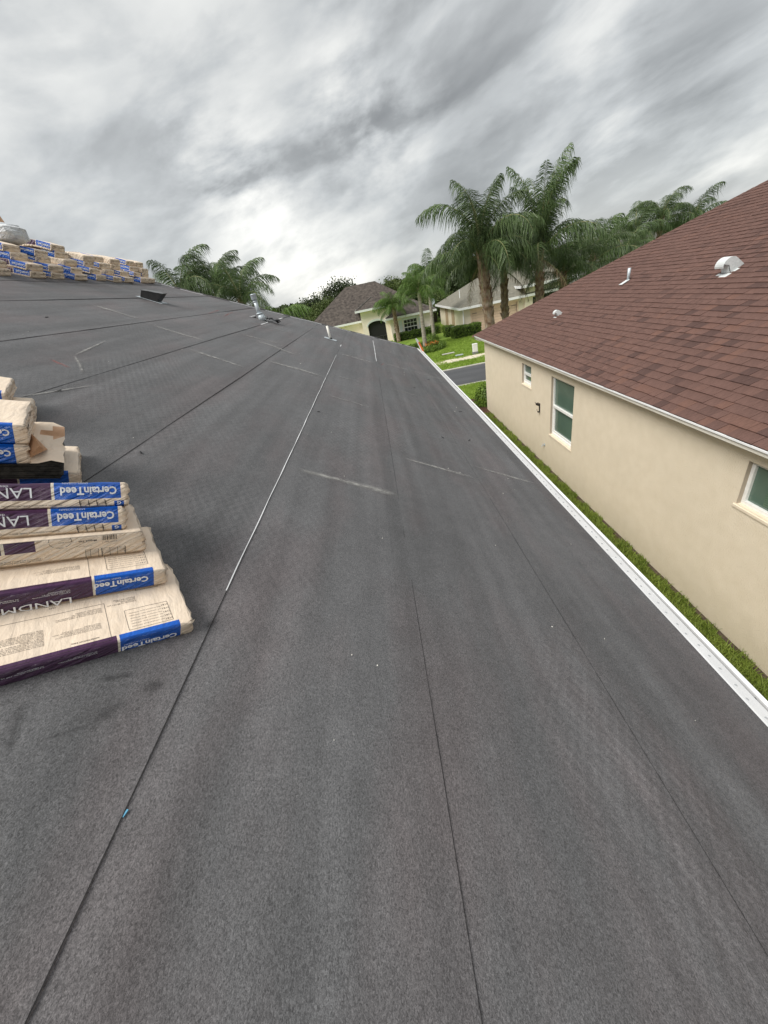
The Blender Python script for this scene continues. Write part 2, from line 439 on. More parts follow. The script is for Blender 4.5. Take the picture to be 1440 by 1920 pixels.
def wrap_mat(name, c1, c2, rough=.55, wr=.9, dirt=(.30, .27, .24)):
    """crumpled printed plastic wrap: diagonal wrinkles and small dents"""
    m, nt, N, L = newmat(name)
    b = principled(N, L, rough, 0, .5)
    tc = N('ShaderNodeTexCoord')
    mp = N('ShaderNodeMapping'); L(tc.outputs['Object'], mp.inputs[0]); mp.inputs['Rotation'].default_value = (RAD(10), RAD(32), RAD(14))
    mq = N('ShaderNodeMapping'); L(mp.outputs[0], mq.inputs[0]); mq.inputs['Scale'].default_value = (4.5, 9, 62)
    # rotate first, then stretch, so the folds run diagonally across the pack
    t = N('ShaderNodeTexNoise'); t.inputs['Scale'].default_value = 1.0; t.inputs['Detail'].default_value = 4; t.inputs['Distortion'].default_value = .35
    L(mq.outputs[0], t.inputs['Vector'])
    t2 = N('ShaderNodeTexNoise'); t2.inputs['Scale'].default_value = 24; t2.inputs['Detail'].default_value = 5; L(tc.outputs['Object'], t2.inputs['Vector'])
    mx = N('ShaderNodeMix'); mx.data_type = 'RGBA'; L(t2.outputs['Fac'], mx.inputs[0]); mx.inputs[6].default_value = (*c1, 1); mx.inputs[7].default_value = (*c2, 1)
    t4 = N('ShaderNodeTexNoise'); t4.inputs['Scale'].default_value = 6; t4.inputs['Detail'].default_value = 6; L(tc.outputs['Object'], t4.inputs['Vector'])
    r4 = N('ShaderNodeMapRange'); L(t4.outputs['Fac'], r4.inputs[0]); r4.inputs[1].default_value = .55; r4.inputs[2].default_value = .75; r4.inputs[4].default_value = .28
    m2 = N('ShaderNodeMix'); m2.data_type = 'RGBA'; L(r4.outputs[0], m2.inputs[0]); L(mx.outputs[2], m2.inputs[6]); m2.inputs[7].default_value = (*dirt, 1)
    L(m2.outputs[2], b.inputs['Base Color'])
    ad = N('ShaderNodeMath'); ad.operation = 'MULTIPLY_ADD'; L(t.outputs['Fac'], ad.inputs[0])
    # the film is pulled tight over the flat top and puckers on the sides
    sn = N('ShaderNodeSeparateXYZ'); L(tc.outputs['Normal'], sn.inputs[0])
    ab = N('ShaderNodeMath'); ab.operation = 'ABSOLUTE'; L(sn.outputs[2], ab.inputs[0])
    fr = N('ShaderNodeMapRange'); L(ab.outputs[0], fr.inputs[0]); fr.inputs[1].default_value = .35; fr.inputs[2].default_value = .9
    fr.inputs[3].default_value = 1.0; fr.inputs[4].default_value = .13
    L(fr.outputs[0], ad.inputs[1])
    sc2 = N('ShaderNodeMath'); sc2.operation = 'MULTIPLY'; L(t2.outputs['Fac'], sc2.inputs[0]); sc2.inputs[1].default_value = .07
    L(sc2.outputs[0], ad.inputs[2])
    bp = N('ShaderNodeBump'); bp.inputs['Strength'].default_value = wr; bp.inputs['Distance'].default_value = .045
    L(ad.outputs[0], bp.inputs['Height']); L(bp.outputs[0], b.inputs['Normal'])
    return m


M['tan'] = wrap_mat('tan_wrapper', (.82, .665, .505), (.91, .775, .625), dirt=(.52, .44, .37))
M['blue'] = wrap_mat('blue_print', (.006, .085, .46), (.012, .14, .62), .28, 1.0, (.02, .1, .4))
M['purple'] = wrap_mat('purple_print', (.055, .018, .060), (.085, .03, .09), .4, .9, (.05, .03, .05))
M['cream'] = wrap_mat('cream_stripe', (.80, .72, .58), (.84, .77, .64))
M['kraft'] = noise_mat('torn_kraft_paper', (.42, .24, .13), (.66, .42, .27), 14, 6, .8, .5, 40)
M['ink'] = flat('dark_ink', (.06, .045, .04), .6)
M['inkw'] = flat('white_ink', (.80, .82, .86), .5)
M['inkblue'] = flat('blue_ink', (.05, .16, .40), .6)
M['inkred'] = flat('red_ink', (.55, .06, .07), .6)
M['asphsh'] = noise_mat('bare_black_shingles', (.010, .010, .009), (.05, .048, .044), 60, 5, .85, .8, 90, c3=(.11, .10, .085), scale2=22, amt3=.45, bdist=.006)
M['bagwhite'] = wrap_mat('white_paper_bag', (.66, .68, .70), (.78, .80, .82), .7, 1.0, (.45, .45, .45))


def glass_mat(name, c, rough=.06):
    m, nt, N, L = newmat(name)
    b = principled(N, L, rough, 0, .7)
    tc = N('ShaderNodeTexCoord')
    t = N('ShaderNodeTexNoise'); t.inputs['Scale'].default_value = 1.6; t.inputs['Detail'].default_value = 5; L(tc.outputs['Object'], t.inputs['Vector'])
    mx = N('ShaderNodeMix'); mx.data_type = 'RGBA'; L(t.outputs['Fac'], mx.inputs[0])
    mx.inputs[6].default_value = (*[x * .7 for x in c], 1); mx.inputs[7].default_value = (*[x * 1.3 for x in c], 1)
    L(mx.outputs[2], b.inputs['Base Color'])
    return m


M['glass'] = glass_mat('green_tinted_glass', (.095, .150, .120), .05)
M['glassd'] = glass_mat('dark_window_glass', (.025, .03, .032), .1)
M['blind'] = flat('pale_green_blind', (.10, .17, .115), .5)

# ================================================================== OUR ROOF
T = 0.5
PZ = CAMZ - 1.35


def rz(x): return PZ - T * x                     # height of the near roof plane
def hipy(x): return 11.05 + .68 * (x + 4.84)      # far hip line


XE = 1.60                                         # eave edge
XR = -5.27                                        # ridge
NRM = Vector((T, 0, 1)).normalized()
YN = -7.0

house = empty('house', 'house in the foreground whose dark underlayment covered roof the camera stands on', 'house')
# walls
w = MB()
w.span((XR * 2 - XE + .45, YN + .4, .05), (XE - .45, hipy(XE) - .45, 2.5))
w.build('wall', M['stucco'], house)
# deck below the felt: main slope, back slope and front hip, closed underneath
d = MB()
yr = hipy(XR)
zR = rz(XR)
XB = 2 * XR - XE
yf = hipy(XE)
e0 = rz(XE) - .03
pts = [(XE, YN, e0), (XE, yf, e0), (XR, yr, zR - .03), (XR, YN, zR - .03), (XB, YN, e0), (XB, yf, e0)]
d.add(pts, [(0, 1, 2, 3), (3, 2, 5, 4), (1, 5, 2), (0, 3, 4), (0, 4, 5, 1)])
d.build('roof_deck', M['asph'], house)
d = MB()
d.add([(XE, yf + .02, e0 + .02), (XB, yf + .02, e0 + .02), (XR, yr + .02, zR - .005)], [(0, 1, 2)])
d.add([(XR, YN, zR - .005), (XR, yr, zR - .005), (XB, yf, e0 + .02), (XB, YN, e0 + .02)], [(0, 1, 2, 3)])
d.build('far_slope_felt', M['under'], house)

BX = [1.535, .745, -.030, -.785, -1.565, -2.33, -3.10, -3.99, -4.72]


def wob(y, s, a=.006): return a * .45 * noise.noise(Vector((y * .45, s * 7.3, 0))) + a * .12 * noise.noise(Vector((y * 1.7, s * 3.1, 4)))


def felt_h(x, y, k):
    h = .010 * noise.noise(Vector((x * 1.4, y * .22, k * 3.1))) + .0035 * noise.noise(Vector((x * 4, y * .7, 9 + k)))
    h += .0022 * noise.noise(Vector((x * 2.2, y * 3.2, 30 + k)))
    # soft buckles running along the courses
    h += .006 * max(0, noise.noise(Vector((x * 6.5 + .3 * noise.noise(Vector((y * .3, 0, k))), y * .12, 60))))
    return h


def seam_x(k, y): return BX[k] + wob(y, k, .012) if k else BX[0]


def felt_z(x, y, k):
    xl = BX[k]; xu = BX[k + 1] - .08 if k + 1 < len(BX) else XR
    t = (xl - x) / (xl - xu)
    return rz(x) + .004 + (.002 + .0010 * (k > 2)) * (1 - t) + felt_h(x, y, k) * min(1, 6 * t + (.25 if k else 0)) * min(1, (1 - t) * 6 + .1) + .002


for k in range(len(BX)):
    xu = BX[k + 1] - .08 if k + 1 < len(BX) else XR
    nx = 20
    ys = np.concatenate([np.linspace(-2, 4.5, 95), np.linspace(4.5, 1, 1)[:0], np.linspace(4.6, 1, 1)[:0], np.linspace(4.62, 16.2, 80)])
    ys = np.concatenate([np.array([YN, -4]), ys])
    vs = []; fs = []
    for j, y in enumerate(ys):
        for i in range(nx + 1):
            t = i / nx
            x0 = seam_x(k, y); x = x0 + (xu - x0) * t
            yy = min(y, hipy(x))
            vs.append((x, yy, felt_z(x, yy, k)))
        # lip down to the sheet below
    nc = nx + 1
    for j in range(len(ys) - 1):
        for i in range(nx):
            a = j * nc + i
            q = (a, a + nc, a + nc + 1, a + 1)
            if abs(vs[a][1] - vs[a + nc][1]) + abs(vs[a + 1][1] - vs[a + nc + 1][1]) < 1e-6: continue
            fs.append(q)
    b = MB(); b.add(vs, fs)
    # drooping lower edge
    o = len(b.v)
    for j, y in enumerate(ys):
        p = vs[j * nc]; b.v.append((p[0], p[1], p[2])); b.v.append((p[0] + .0015, p[1], rz(p[0]) - .002))
    for j in range(len(ys) - 1):
        if abs(vs[j * nc][1] - vs[(j + 1) * nc][1]) < 1e-6: continue
        b.f.append((o + 2 * j, o + 2 * j + 1, o + 2 * j + 3, o + 2 * j + 2)); b.m.append(0)
    b.build('underlayment_strip', M['under'], house, smooth=True)


def ribbon(name, mat, path, width, lift, parent, k=None, prof=.0, attr=False, jit=0, **props):
    """a thin strip lying on the felt along plan points, built as real raised geometry"""
    P = [Vector((p[0], p[1], 0)) for p in path]
    tot = sum((P[i + 1] - P[i]).length for i in range(len(P) - 1)); n = max(3, int(tot / .08))
    pts_ = []
    for s in range(n + 1):
        d_ = tot * s / n; i = 0
        while i < len(P) - 2 and d_ > (P[i + 1] - P[i]).length: d_ -= (P[i + 1] - P[i]).length; i += 1
        pts_.append(P[i].lerp(P[i + 1], min(1, d_ / (P[i + 1] - P[i]).length)))
    cs = (-1, -.5, 0, .5, 1)
    vs = []; at = []
    for s, p in enumerate(pts_):
        t_ = (pts_[min(s + 1, n)] - pts_[max(s - 1, 0)]).normalized(); nr = Vector((t_.y, -t_.x, 0))
        wd = width * (1 + jit * noise.noise(Vector((s * .35, path[0][0] * 5, 1))))
        off = jit * .003 * noise.noise(Vector((s * .2, path[0][1], 7)))
        for c in cs:
            q = p + nr * (wd * c / 2 + off)
            kk = k if k is not None else max(0, sum(1 for b_ in BX[1:] if q.x < b_ + .004))
            zz = felt_z(q.x, q.y, min(kk, len(BX) - 1))
            vs.append((q.x, q.y, zz + lift + prof * (1 - c * c)))
            at.append((1 - abs(c)) * min(1, 5 * min(s, n - s) / n))
    fs = []
    for s in range(n):
        for c in range(4):
            a = s * 5 + c; fs.append((a, a + 1, a + 6, a + 5))
    b = MB(); b.add(vs, fs)
    o = b.build(name, mat, parent, smooth=True, **props)
    if attr:
        A = o.data.attributes.new('a', 'FLOAT', 'POINT'); A.data.foreach_set('value', at)
    return o


# exposed edges of the laps: black bitumen bead that also paints in the step's shadow, white selvage where it shows in the photograph
def seam(k, y0, y1, mat, wdt, nm, jit=.5, lift=.002):
    ys_ = np.arange(y0, y1, .35)
    ribbon(nm, mat, [(BX[k] + wob(y, k, .012) + .001, y) for y in ys_], wdt, lift, house, k=k, jit=jit)


for k, wd in ((1, .0016), (2, .0017), (3, .0020), (4, .0030), (5, .0042), (6, .005), (7, .007), (8, .008)):
    seam(k, YN + 1, hipy(BX[k]) - .05, M['asph'], wd, 'lap_bead_shade')  # bitumen bead, its black also standing in for shade under the lap
seam(3, 1.25, 8.45, M['white'], .0042, 'white_selvage', .9, .0035)
seam(2, 9.0, 13.3, M['white'], .013, 'white_selvage', .9, .0035)
seam(5, 9.3, 10.3, M['white'], .02, 'white_selvage', .8, .0035)
seam(5, 10.7, 11.9, M['white'], .02, 'white_selvage', .8, .0035)
seam(3, 9.6, 10.0, M['white'], .012, 'white_selvage', .8, .0035)
# white strips along the hip
for a, b_ in ((-4.81, -4.60), (-4.50, -4.10), (-3.60, -3.08), (-2.85, -2.45), (-2.30, -1.50), (-1.20, -.70), (-.55, .02), (.18, .95), (1.05, 1.45)):
    ribbon('hip_strip', M['white'], [(a, hipy(a) - .05), (b_, hipy(b_) - .05)], .04, .006, house, prof=.004, jit=.25)
# felt cap rolled over the hip
hc = MB()
hp = [Vector((x, hipy(x) + .02, rz(x) + .004 + .006 * noise.noise(Vector((x * 3, 0, 0))))) for x in np.linspace(XR, XE - .05, 24)]
hc.tube(hp, .026, 8)
hc.build('hip_cap', M['under'], house, smooth=True)
rc = MB(); rc.tube([(XR, y, zR + .004) for y in np.linspace(YN, yr, 16)], .035, 8); rc.build('ridge_cap', M['under'], house, smooth=True)

# pale folds across the sheets
for (a, b_), wd in zip([((-.74, 2.59), (-.36, 2.55), (-.002, 2.52)) and ((-.719, 2.573), (-.002, 2.537)), ((.043, 3.345), (.735, 3.305)), ((.779, 3.663), (1.43, 3.60)),
                        ((-1.554, 5.889), (-.81, 5.87)), ((-.76, 8.52), (-.05, 8.65)), ((0.02, 9.0), (.72, 9.12)), ((.76, 9.1), (1.45, 9.2)),
                        ((-1.97, 7.189), (-1.291, 6.965)), ((-3.792, 6.275), (-3.199, 6.2)), ((-2.30, 9.2), (-1.75, 9.3)), ((-2.971, 6.029), (-2.339, 5.997)),
                        ((-2.274, 5.237), (-1.60, 5.065)), ((-2.33, 2.666), (-2.205, 3.214)), ((-2.818, 4.609), (-2.674, 3.818)), ((-2.674, 3.818), (-2.387, 3.401)),
                        ((-2.26, 7.403), (-1.62, 7.542)), ((-.70, 6.2), (-.25, 6.25)), ((-.7, 4.9), (-.2, 4.85)), ((.1, 6.4), (.6, 6.5)), ((.05, 11.0), (.7, 11.2))],
                       [.07, .055, .05, .10, .10, .07, .07, .10, .10, .07, .10, .08, .022, .022, .022, .08, .035, .035, .04, .06]):
    ribbon('crease', M['scuff'], [a, ((a[0] + b_[0]) / 2, (a[1] + b_[1]) / 2 + .015), b_], wd * 1.25, .003, house, prof=.003, attr=True, jit=.6)
for a, b_ in (((-2.52, 9.0), (-2.2, 9.4)), ((-2.45, 8.8), (-2.0, 8.9)), ((-2.7, 3.55), (-2.5, 3.45)), ((.05, 8.6), (.12, 9.0)), ((-2.9, 8.8), (-3.05, 10.1)), ((-3.1, 8.6), (-3.2, 9.7))):
    ribbon('chalk_mark', M['scuffred'], [a, b_], .03, .003, house, attr=True, jit=.8)
for a, b_, wd in (((-1.12, .70), (-1.06, .55), .05), ((-1.13, .62), (-1.07, .50), .035), ((-.94, .66), (-.90, .74), .03), ((-1.02, .60), (-.94, .66), .015),
                  ((-.87, .76), (-.84, .82), .03), ((-1.17, .66), (-1.15, .58), .03), ((-.80, 1.03), (-.77, 1.10), .025), ((-1.0, .78), (-.9, .83), .03)):
    ribbon('tar_smear', M['tar'], [a, b_], wd, .003, house, attr=True, jit=1.2)
# wide faint walking wear running down the courses
for x, y0, y1, wd in ((-.40, 1.0, 6.5, .05), (-.55, 1.4, 7.0, .05), (.30, 2.0, 8.0, .05), (.45, 1.0, 5.0, .04)):
    pass

# eave: flashing with nails, lip, fascia
fl = MB()
ya, yb = -4.0, yf
ysf = np.linspace(ya, yb, 60)
prof_ = [(1.508, .010), (1.522, .0115), (1.602, .0105), (1.606, -.02)]
vs = []
for j, y in enumerate(ysf):
    for i, (x, dz) in enumerate(prof_):
        jx = .002 * noise.noise(Vector((y * 1.3, i, 3)))
        vs.append((x + jx, y, rz(x) + dz + (.001 * noise.noise(Vector((y * 2, i, 8))))))
fs = [(j * 4 + i, j * 4 + i + 1, j * 4 + i + 5, j * 4 + i + 4) for j in range(59) for i in range(3)]
fl.add(vs, fs)
flash = fl.build('drip_edge', M['white'], house)
zl = rz(1.62) - .010
lp = MB(); lp.span((1.607, ya, zl - .06), (1.642, yb, zl - .040)); lp.build('drip_channel', M['iron'], house)
lp = MB(); lp.span((1.642, ya, zl - .07), (1.666, yb, zl + .004)); lp.build('fascia_lip', M['white'], house, bevel=.003)
lp = MB(); lp.span((1.58, ya, zl - .20), (1.607, yb, zl - .052)); lp.build('fascia_board', M['trim'], house)
lp = MB(); lp.span((1.10, ya, zl - .215), (1.60, yb, zl - .2)); lp.build('soffit', M['trim'], house)
nl = MB()
nl.tube([(0, 0, 0), (0, 0, .003)], [.0075, .006], 8)
nm = nl.mesh('nail_head', flat('dull_nail', (.34, .35, .36), .5))
y = .55
while y < 8:
    o = obj('nail_head', nm, house)
    x = 1.548 + random.uniform(-.012, .012)
    o.location = (x, y, rz(x) + .0115)
    y += random.uniform(.075, .105) if y < 4 else random.uniform(.15, .2)
jl = MB()
for y in (2.35, 5.4, 8.4, 11.4): jl.add([(1.506, y, rz(1.506) + .0135), (1.603, y, rz(1.603) + .0135), (1.603, y + .05, rz(1.603) + .0115), (1.506, y + .05, rz(1.506) + .0115), (1.506, y, rz(1.506) + .010), (1.603, y, rz(1.603) + .010)], [(0, 1, 2, 3), (4, 5, 1, 0)])
jl.build('lap_joint', M['white'], house)
jn = MB()
for y in (1.18, 4.2, 7.2, 10.3): jn.box((1.617, y, zl - .003), (.020, .012, .008))
jn.build('channel_clip', M['black'], house)

# specks on the felt
sp = MB()
for i in range(75):
    x = random.uniform(-4.4, 1.45); y = random.uniform(.3, 13) if random.random() < .6 else random.uniform(.5, 4)
    if y > hipy(x) - .2: continue
    k = sum(1 for b_ in BX[1:] if x < b_); s = random.uniform(.002, .0045) if y < 5 else random.uniform(.004, .012)
    z = felt_z(x, y, k) + .002
    a = random.uniform(0, 6.28)
    sp.box((x, y, z), (s, s * random.uniform(.8, 2.5), .002), 0, Matrix.Rotation(a, 3, 'Z'))
sp.build('white_debris', M['whitep'], None, label='tiny pale nail caps and paper bits scattered over the dark roof felt', kind='stuff', category='debris')
sp = MB()
for (x, y, l, a) in ((-1.52, 2.28, .07, .6), (-2.28, 2.9, .06, -.3), (-.72, 4.1, .05, 1.4), (.95, 4.6, .09, -.6), (1.16, 6.2, .10, 1.2), (.60, 4.4, .06, .3), (1.0, 8.6, .10, .8), (.8, 9.4, .08, -.4), (.45, 8.9, .05, 0), (-3.5, 4.9, .05, 0), (.55, 7.1, .08, -.8)):
    k = sum(1 for b_ in BX[1:] if x < b_)
    sp.box((x, y, felt_z(x, y, k) + .003), (.007, l, .005), 0, Matrix.Rotation(a, 3, 'Z'))
sp.build('black_slivers', M['asph'], None, label='thin black felt offcuts lying scattered on the roof', kind='stuff', category='debris')
b = MB(); x = BX[3] + wob(.465, 3, .012) + .004; b.box((x, .465, felt_z(x, .465, 2) + .004), (.005, .016, .002), 0, Matrix.Rotation(-.3, 3, 'Z'))
b.build('blue_scrap', flat('pale_blue_plastic', (.10, .32, .48), .5), None, label='small blue plastic scrap caught on the lap of the dark felt', category='scrap')

# ------------------------------------------------------------------ roof fittings on our house
# slope frame: X down the slope, Y along the roof, Z normal
def slope_frame(o, x, y, zf, tt, sgn=1, ang=0):
    X = Vector((1, 0, -tt * sgn)).normalized() if sgn > 0 else Vector((1, 0, tt)).normalized()
    n = Vector((tt * sgn, 0, 1)).normalized()
    Y = n.cross(X)
    Mx = Matrix(((X.x, Y.x, n.x, x), (X.y, Y.y, n.y, y), (X.z, Y.z, n.z, zf), (0, 0, 0, 1)))
    o.matrix_world = Mx @ Matrix.Rotation(ang, 4, 'Z')


vt = bpy.data.objects.new('roof_vent', None); C.objects.link(vt); vt.parent = house
vt['label'] = 'low black box vent near the shingle bundles on the ridge'
b = MB()
b.add([(-.22, -.13, 0), (.22, -.13, 0), (.22, .13, 0), (-.22, .13, 0), (-.20, -.13, .15), (.24, -.13, .20), (.24, .13, .20), (-.20, .13, .15), (.13, -.13, .0), (.13, .13, 0)],
      [(0, 8, 5, 4), (9, 3, 7, 6), (8, 9, 6, 5), (3, 0, 4, 7)])
b.build('vent_hood', M['black'], vt)
b = MB(); b.box((.02, 0, .186), (.47, .28, .012), 0, Matrix.Rotation(-.11, 3, 'Y')); b.build('vent_lid', noise_mat('mottled_black_lid', (.03, .03, .032), (.22, .23, .24), 6, 5, .4), vt)  # lid mottled from black to grey, lighter than the hood
b = MB(); b.box((-.02, 0, .004), (.56, .34, .006)); b.build('vent_flange', M['galv'], vt)
slope_frame(vt, -3.85, 8.22, rz(-3.85) + .012, T); vt.scale = (.78, .78, .78)

fp = bpy.data.objects.new('flue_pipe', None); C.objects.link(fp); fp.parent = house
fp['label'] = 'tall galvanised flue with a cap rising from a cone flashing'
b = MB(); b.tube([(.06, 0, -.08), (0, 0, .14)], [.13, .075], 16); b.build('flashing_cone', M['galv'], fp, smooth=True)
b = MB(); b.tube([(0, 0, .13), (0, 0, .15), (0, 0, .16)], [.10, .10, .075], 16); b.build('storm_collar', M['galv'], fp, smooth=True)
b = MB(); b.tube([(0, 0, .10), (-.02, 0, .52)], .058, 16); b.build('flue', M['galv'], fp, smooth=True)
b = MB(); b.tube([(-.02, 0, .46), (-.02, 0, .48), (-.022, 0, .50)], [.062, .075, .06], 16); b.tube([(-.02, 0, .52), (-.02, 0, .55), (-.02, 0, .66), (-.02, 0, .67), (-.02, 0, .69)], [.075, .085, .085, .095, .06], 16)
b.build('flue_cap', M['galv'], fp, smooth=True)
fp.location = (-2.50, 10.15, rz(-2.50) + .03); fp.scale = (.80, .80, .74)
b = MB()
b.tube([(-.36, -.05, .05), (-.14, .03, .05)], .05, 10, 0); b.box((-.25, .02, .11), (.2, .1, .03), 1, Matrix.Rotation(.3, 3, 'Z'))
o = b.build('boot_collar', [M['black'], M['white']], fp)
ck = MB()
vsc = []
for i in range(7):
    for j in range(5):
        vsc.append((i * .05 - .15, j * .05 - .1, .05 + .06 * noise.noise(Vector((i * .7, j * .7, 2))) + .03 * random.random()))
ck.add(vsc, [(i * 5 + j, i * 5 + j + 1, (i + 1) * 5 + j + 1, (i + 1) * 5 + j) for i in range(6) for j in range(4)])
o = ck.build('felt_scrap', M['black'], None, label='crumpled black felt offcut beside the galvanised flue', category='scrap')
slope_frame(o, -2.26, 10.2, rz(-2.26) + .01, T)

pp = bpy.data.objects.new('plumbing_pipe', None); C.objects.link(pp); pp.parent = house
pp['label'] = 'short white plastic pipe standing near the far hip'
b = MB(); b.tube([(0, 0, -.02), (-.015, 0, .30)], .028, 12); b.build('pipe', M['whitep'], pp, smooth=True)
b = MB(); b.tube([(0, 0, -.01), (0, 0, .03)], [.045, .03], 12); b.build('pipe_boot', M['black'], pp, smooth=True)
b = MB(); b.box((0, 0, .002), (.30, .22, .004), 0, Matrix.Rotation(math.atan(T), 3, 'Y')); b.build('pipe_flange', M['galv'], pp)
pp.location = (-1.04, 10.35, rz(-1.04) + .02)

# ------------------------------------------------------------------ text helper
_tc = {}


def text_geo(s, size=1.0, bold=0.0, align='LEFT'):
    key = (s, bold, align)
    if key not in _tc:
        cu = bpy.data.curves.new('t', 'FONT'); cu.body = s; cu.size = 1; cu.offset = bold; cu.resolution_u = 2
        cu.align_x = align; cu.space_line = .95
        o = bpy.data.objects.new('t', cu); C.objects.link(o)
        dg = bpy.context.evaluated_depsgraph_get(); me = bpy.data.meshes.new_from_object(o.evaluated_get(dg))
        _tc[key] = ([tuple(v.co) for v in me.vertices], [tuple(p.vertices) for p in me.polygons])
        bpy.data.objects.remove(o); bpy.data.curves.remove(cu); bpy.data.meshes.remove(me)
    v, f = _tc[key]
    return [(x * size, y * size) for x, y, z in v], f


def fit_text(s, width, bold=0.0):
    v, f = text_geo(s, 1, bold)
    x0 = min(p[0] for p in v); x1 = max(p[0] for p in v)
    k = width / (x1 - x0)
    return [((p[0] - x0) * k, p[1] * k) for p in v], f


# ------------------------------------------------------------------ shingle bundles
BL, BW, BT = .985, .36, .108


def bundle_surface(seed, bend=None):
    """returns f(x, s, out) -> point; x in [-BL,0] along the pack, s = 'front'|'top' etc coordinates (y,z) on the box"""
    def F(x, y, z, out=0.0):
        # nominal box point -> wrinkled, bulged point (local frame)
        nx_ = noise.noise(Vector((x * 9, y * 9, z * 14 + seed * 3.7)))
        n2 = noise.noise(Vector((x * 26 + z * 30, y * 22, z * 40 + seed)))
        cy, cz = (y - BW / 2), (z - BT / 2)
        ny = max(-1, min(1, cy / (BW / 2))) ** 5; nz = max(-1, min(1, cz / (BT / 2))) ** 5
        amp = .0024 * nx_ + .0016 * n2 + out
        # cross-section of a stack of shingles: slightly stepped front
        P = Vector((x, y + ny * amp, z + nz * amp * (1 if z > BT / 2 else .3)))
        P.z += .003 * noise.noise(Vector((x * 2.5, seed, y * 3)))
        P.y += .004 * noise.noise(Vector((x * 2.1, seed + 5, 0)))
        if not bend: P.z *= 1 - .28 * max(0, min(1, y / BW))
        if bend: P = bend(P)
        return P
    return F


def make_bundle_mesh(name, seed, front, top, bend=None, end_open=False):
    """front: list of (u0,u1,v0,v1,material index) on the -Y side, top: the same on the +Z side. u = distance from the right end"""
    F = bundle_surface(seed, bend)
    us = set(np.round(np.linspace(0, BL, 44), 4).tolist())
    for r in front + top: us.update([round(r[0], 4), round(r[1], 4)])
    us = sorted(u for u in us if 0 <= u <= BL)
    vcuts = sorted(set([0.0, .012, .25 * BT, .5 * BT, .75 * BT, BT - .012, BT] + [r[2] * BT for r in front] + [r[3] * BT for r in front]))
    tc_ = sorted(set(np.linspace(0, BW, 9).tolist() + [.012, BW - .012] + [r[2] * BW for r in top] + [r[3] * BW for r in top]))
    loop = []     # (y, z, face id, coordinate)
    cr = .010
    for v in vcuts:
        yy = 0.0
        if v < 1e-6: yy = cr * .6
        if v > BT - 1e-6: yy = cr * .7
        loop.append((yy, v if v < BT - 1e-6 else BT - cr * .25, 'f', v / BT))
    for t in tc_[1:-1]:
        loop.append((t, BT, 't', t / BW))
    for v in (BT - cr, BT / 2, cr): loop.append((BW, v, 'b', 0))
    for t in (BW - cr, BW / 2, cr * 2): loop.append((t, 0, 'u', 0))
    nl_ = len(loop)
    vs, fs, ms = [], [], []
    for u in us:
        for (y, z, tag_, c) in loop:
            vs.append(tuple(F(-u, y, z)))
    for i in range(len(us) - 1):
        um = (us[i] + us[i + 1]) / 2
        for k in range(nl_):
            k2 = (k + 1) % nl_
            a, b_, c, d_ = i * nl_ + k, i * nl_ + k2, (i + 1) * nl_ + k2, (i + 1) * nl_ + k
            fs.append((a, b_, c, d_))
            mi = 0
            if loop[k][2] == 'f' and loop[k2][2] == 'f':
                vm = (loop[k][3] + loop[k2][3]) / 2
                for r in front:
                    if r[0] < um < r[1] and r[2] < vm < r[3]: mi = r[4]
            elif loop[k2][2] == 't' or (loop[k][2] == 't'):
                tm = (loop[k][0] + loop[k2][0]) / 2 / BW
                for r in top:
                    if r[0] < um < r[1] and r[2] < tm < r[3]: mi = r[4]
            ms.append(mi)
    # crumpled end caps
    for side in (0, 1):
        base = 0 if side == 0 else (len(us) - 1) * nl_
        prev = list(range(base, base + nl_))
        sg = 1 if side == 0 else -1
        for st, (dx, shr) in enumerate(((.005, .97), (.011, .86), (.012, .45))):
            ring = []
            for k, (y, z, tag_, c) in enumerate(loop):
                jit = .012 * noise.noise(Vector((k * .9, st * 1.2, seed * 5 + side)))
                yy = BW / 2 + (y - BW / 2) * (shr * .15 + .85); zz = BT / 2 + (z - BT / 2) * shr
                p = F(-us[0 if side == 0 else -1] + sg * (dx + jit + .005 * math.sin(z * 420 + seed) * (1 - shr * .5) + .004 * noise.noise(Vector((y * 60, z * 90, seed)))), yy, zz)
                ring.append(len(vs)); vs.append(tuple(p))
            for k in range(nl_):
                k2 = (k + 1) % nl_
                fs.append((prev[k], ring[k], ring[k2], prev[k2]) if side == 0 else (prev[k2], ring[k2], ring[k], prev[k])); ms.append(0)
            prev = ring
        cv = len(vs); vs.append(tuple(sum((Vector(vs[q]) for q in prev), Vector()) / nl_))
        for k in range(nl_): fs.append((prev[k], cv, prev[(k + 1) % nl_])); ms.append(0)
    b = MB(); b.v = vs; b.f = fs; b.m = ms
    me = b.mesh(name, [M['tan'], M['blue'], M['purple'], M['cream']], True)
    bm = bmesh.new(); bm.from_mesh(me); bmesh.ops.recalc_face_normals(bm, faces=bm.faces); bm.to_mesh(me); bm.free()
    return me, F


def print_front(mb, F, s, u_right, v_mid, width, mi, bold=0.0, out=.0016, flip=True, vs_=1.0, hmax=None):
    """flat print on the side of the pack, upside down as the packs lie"""
    v, f = fit_text(s, width, bold)
    ymid = (max(p[1] for p in v) + min(p[1] for p in v)) / 2
    P = []
    for x, y in v:
        yy = (y - ymid) * vs_
        if flip: X = -u_right - x; Z = v_mid * BT - yy
        else: X = -u_right - width + x; Z = v_mid * BT + yy
        P.append(F(X, -.0, Z, 0) + Vector((0, -out, 0)) if not mb.bend else F(X, -out, Z, 0))
    mb.add(P, f if True else f, mi)


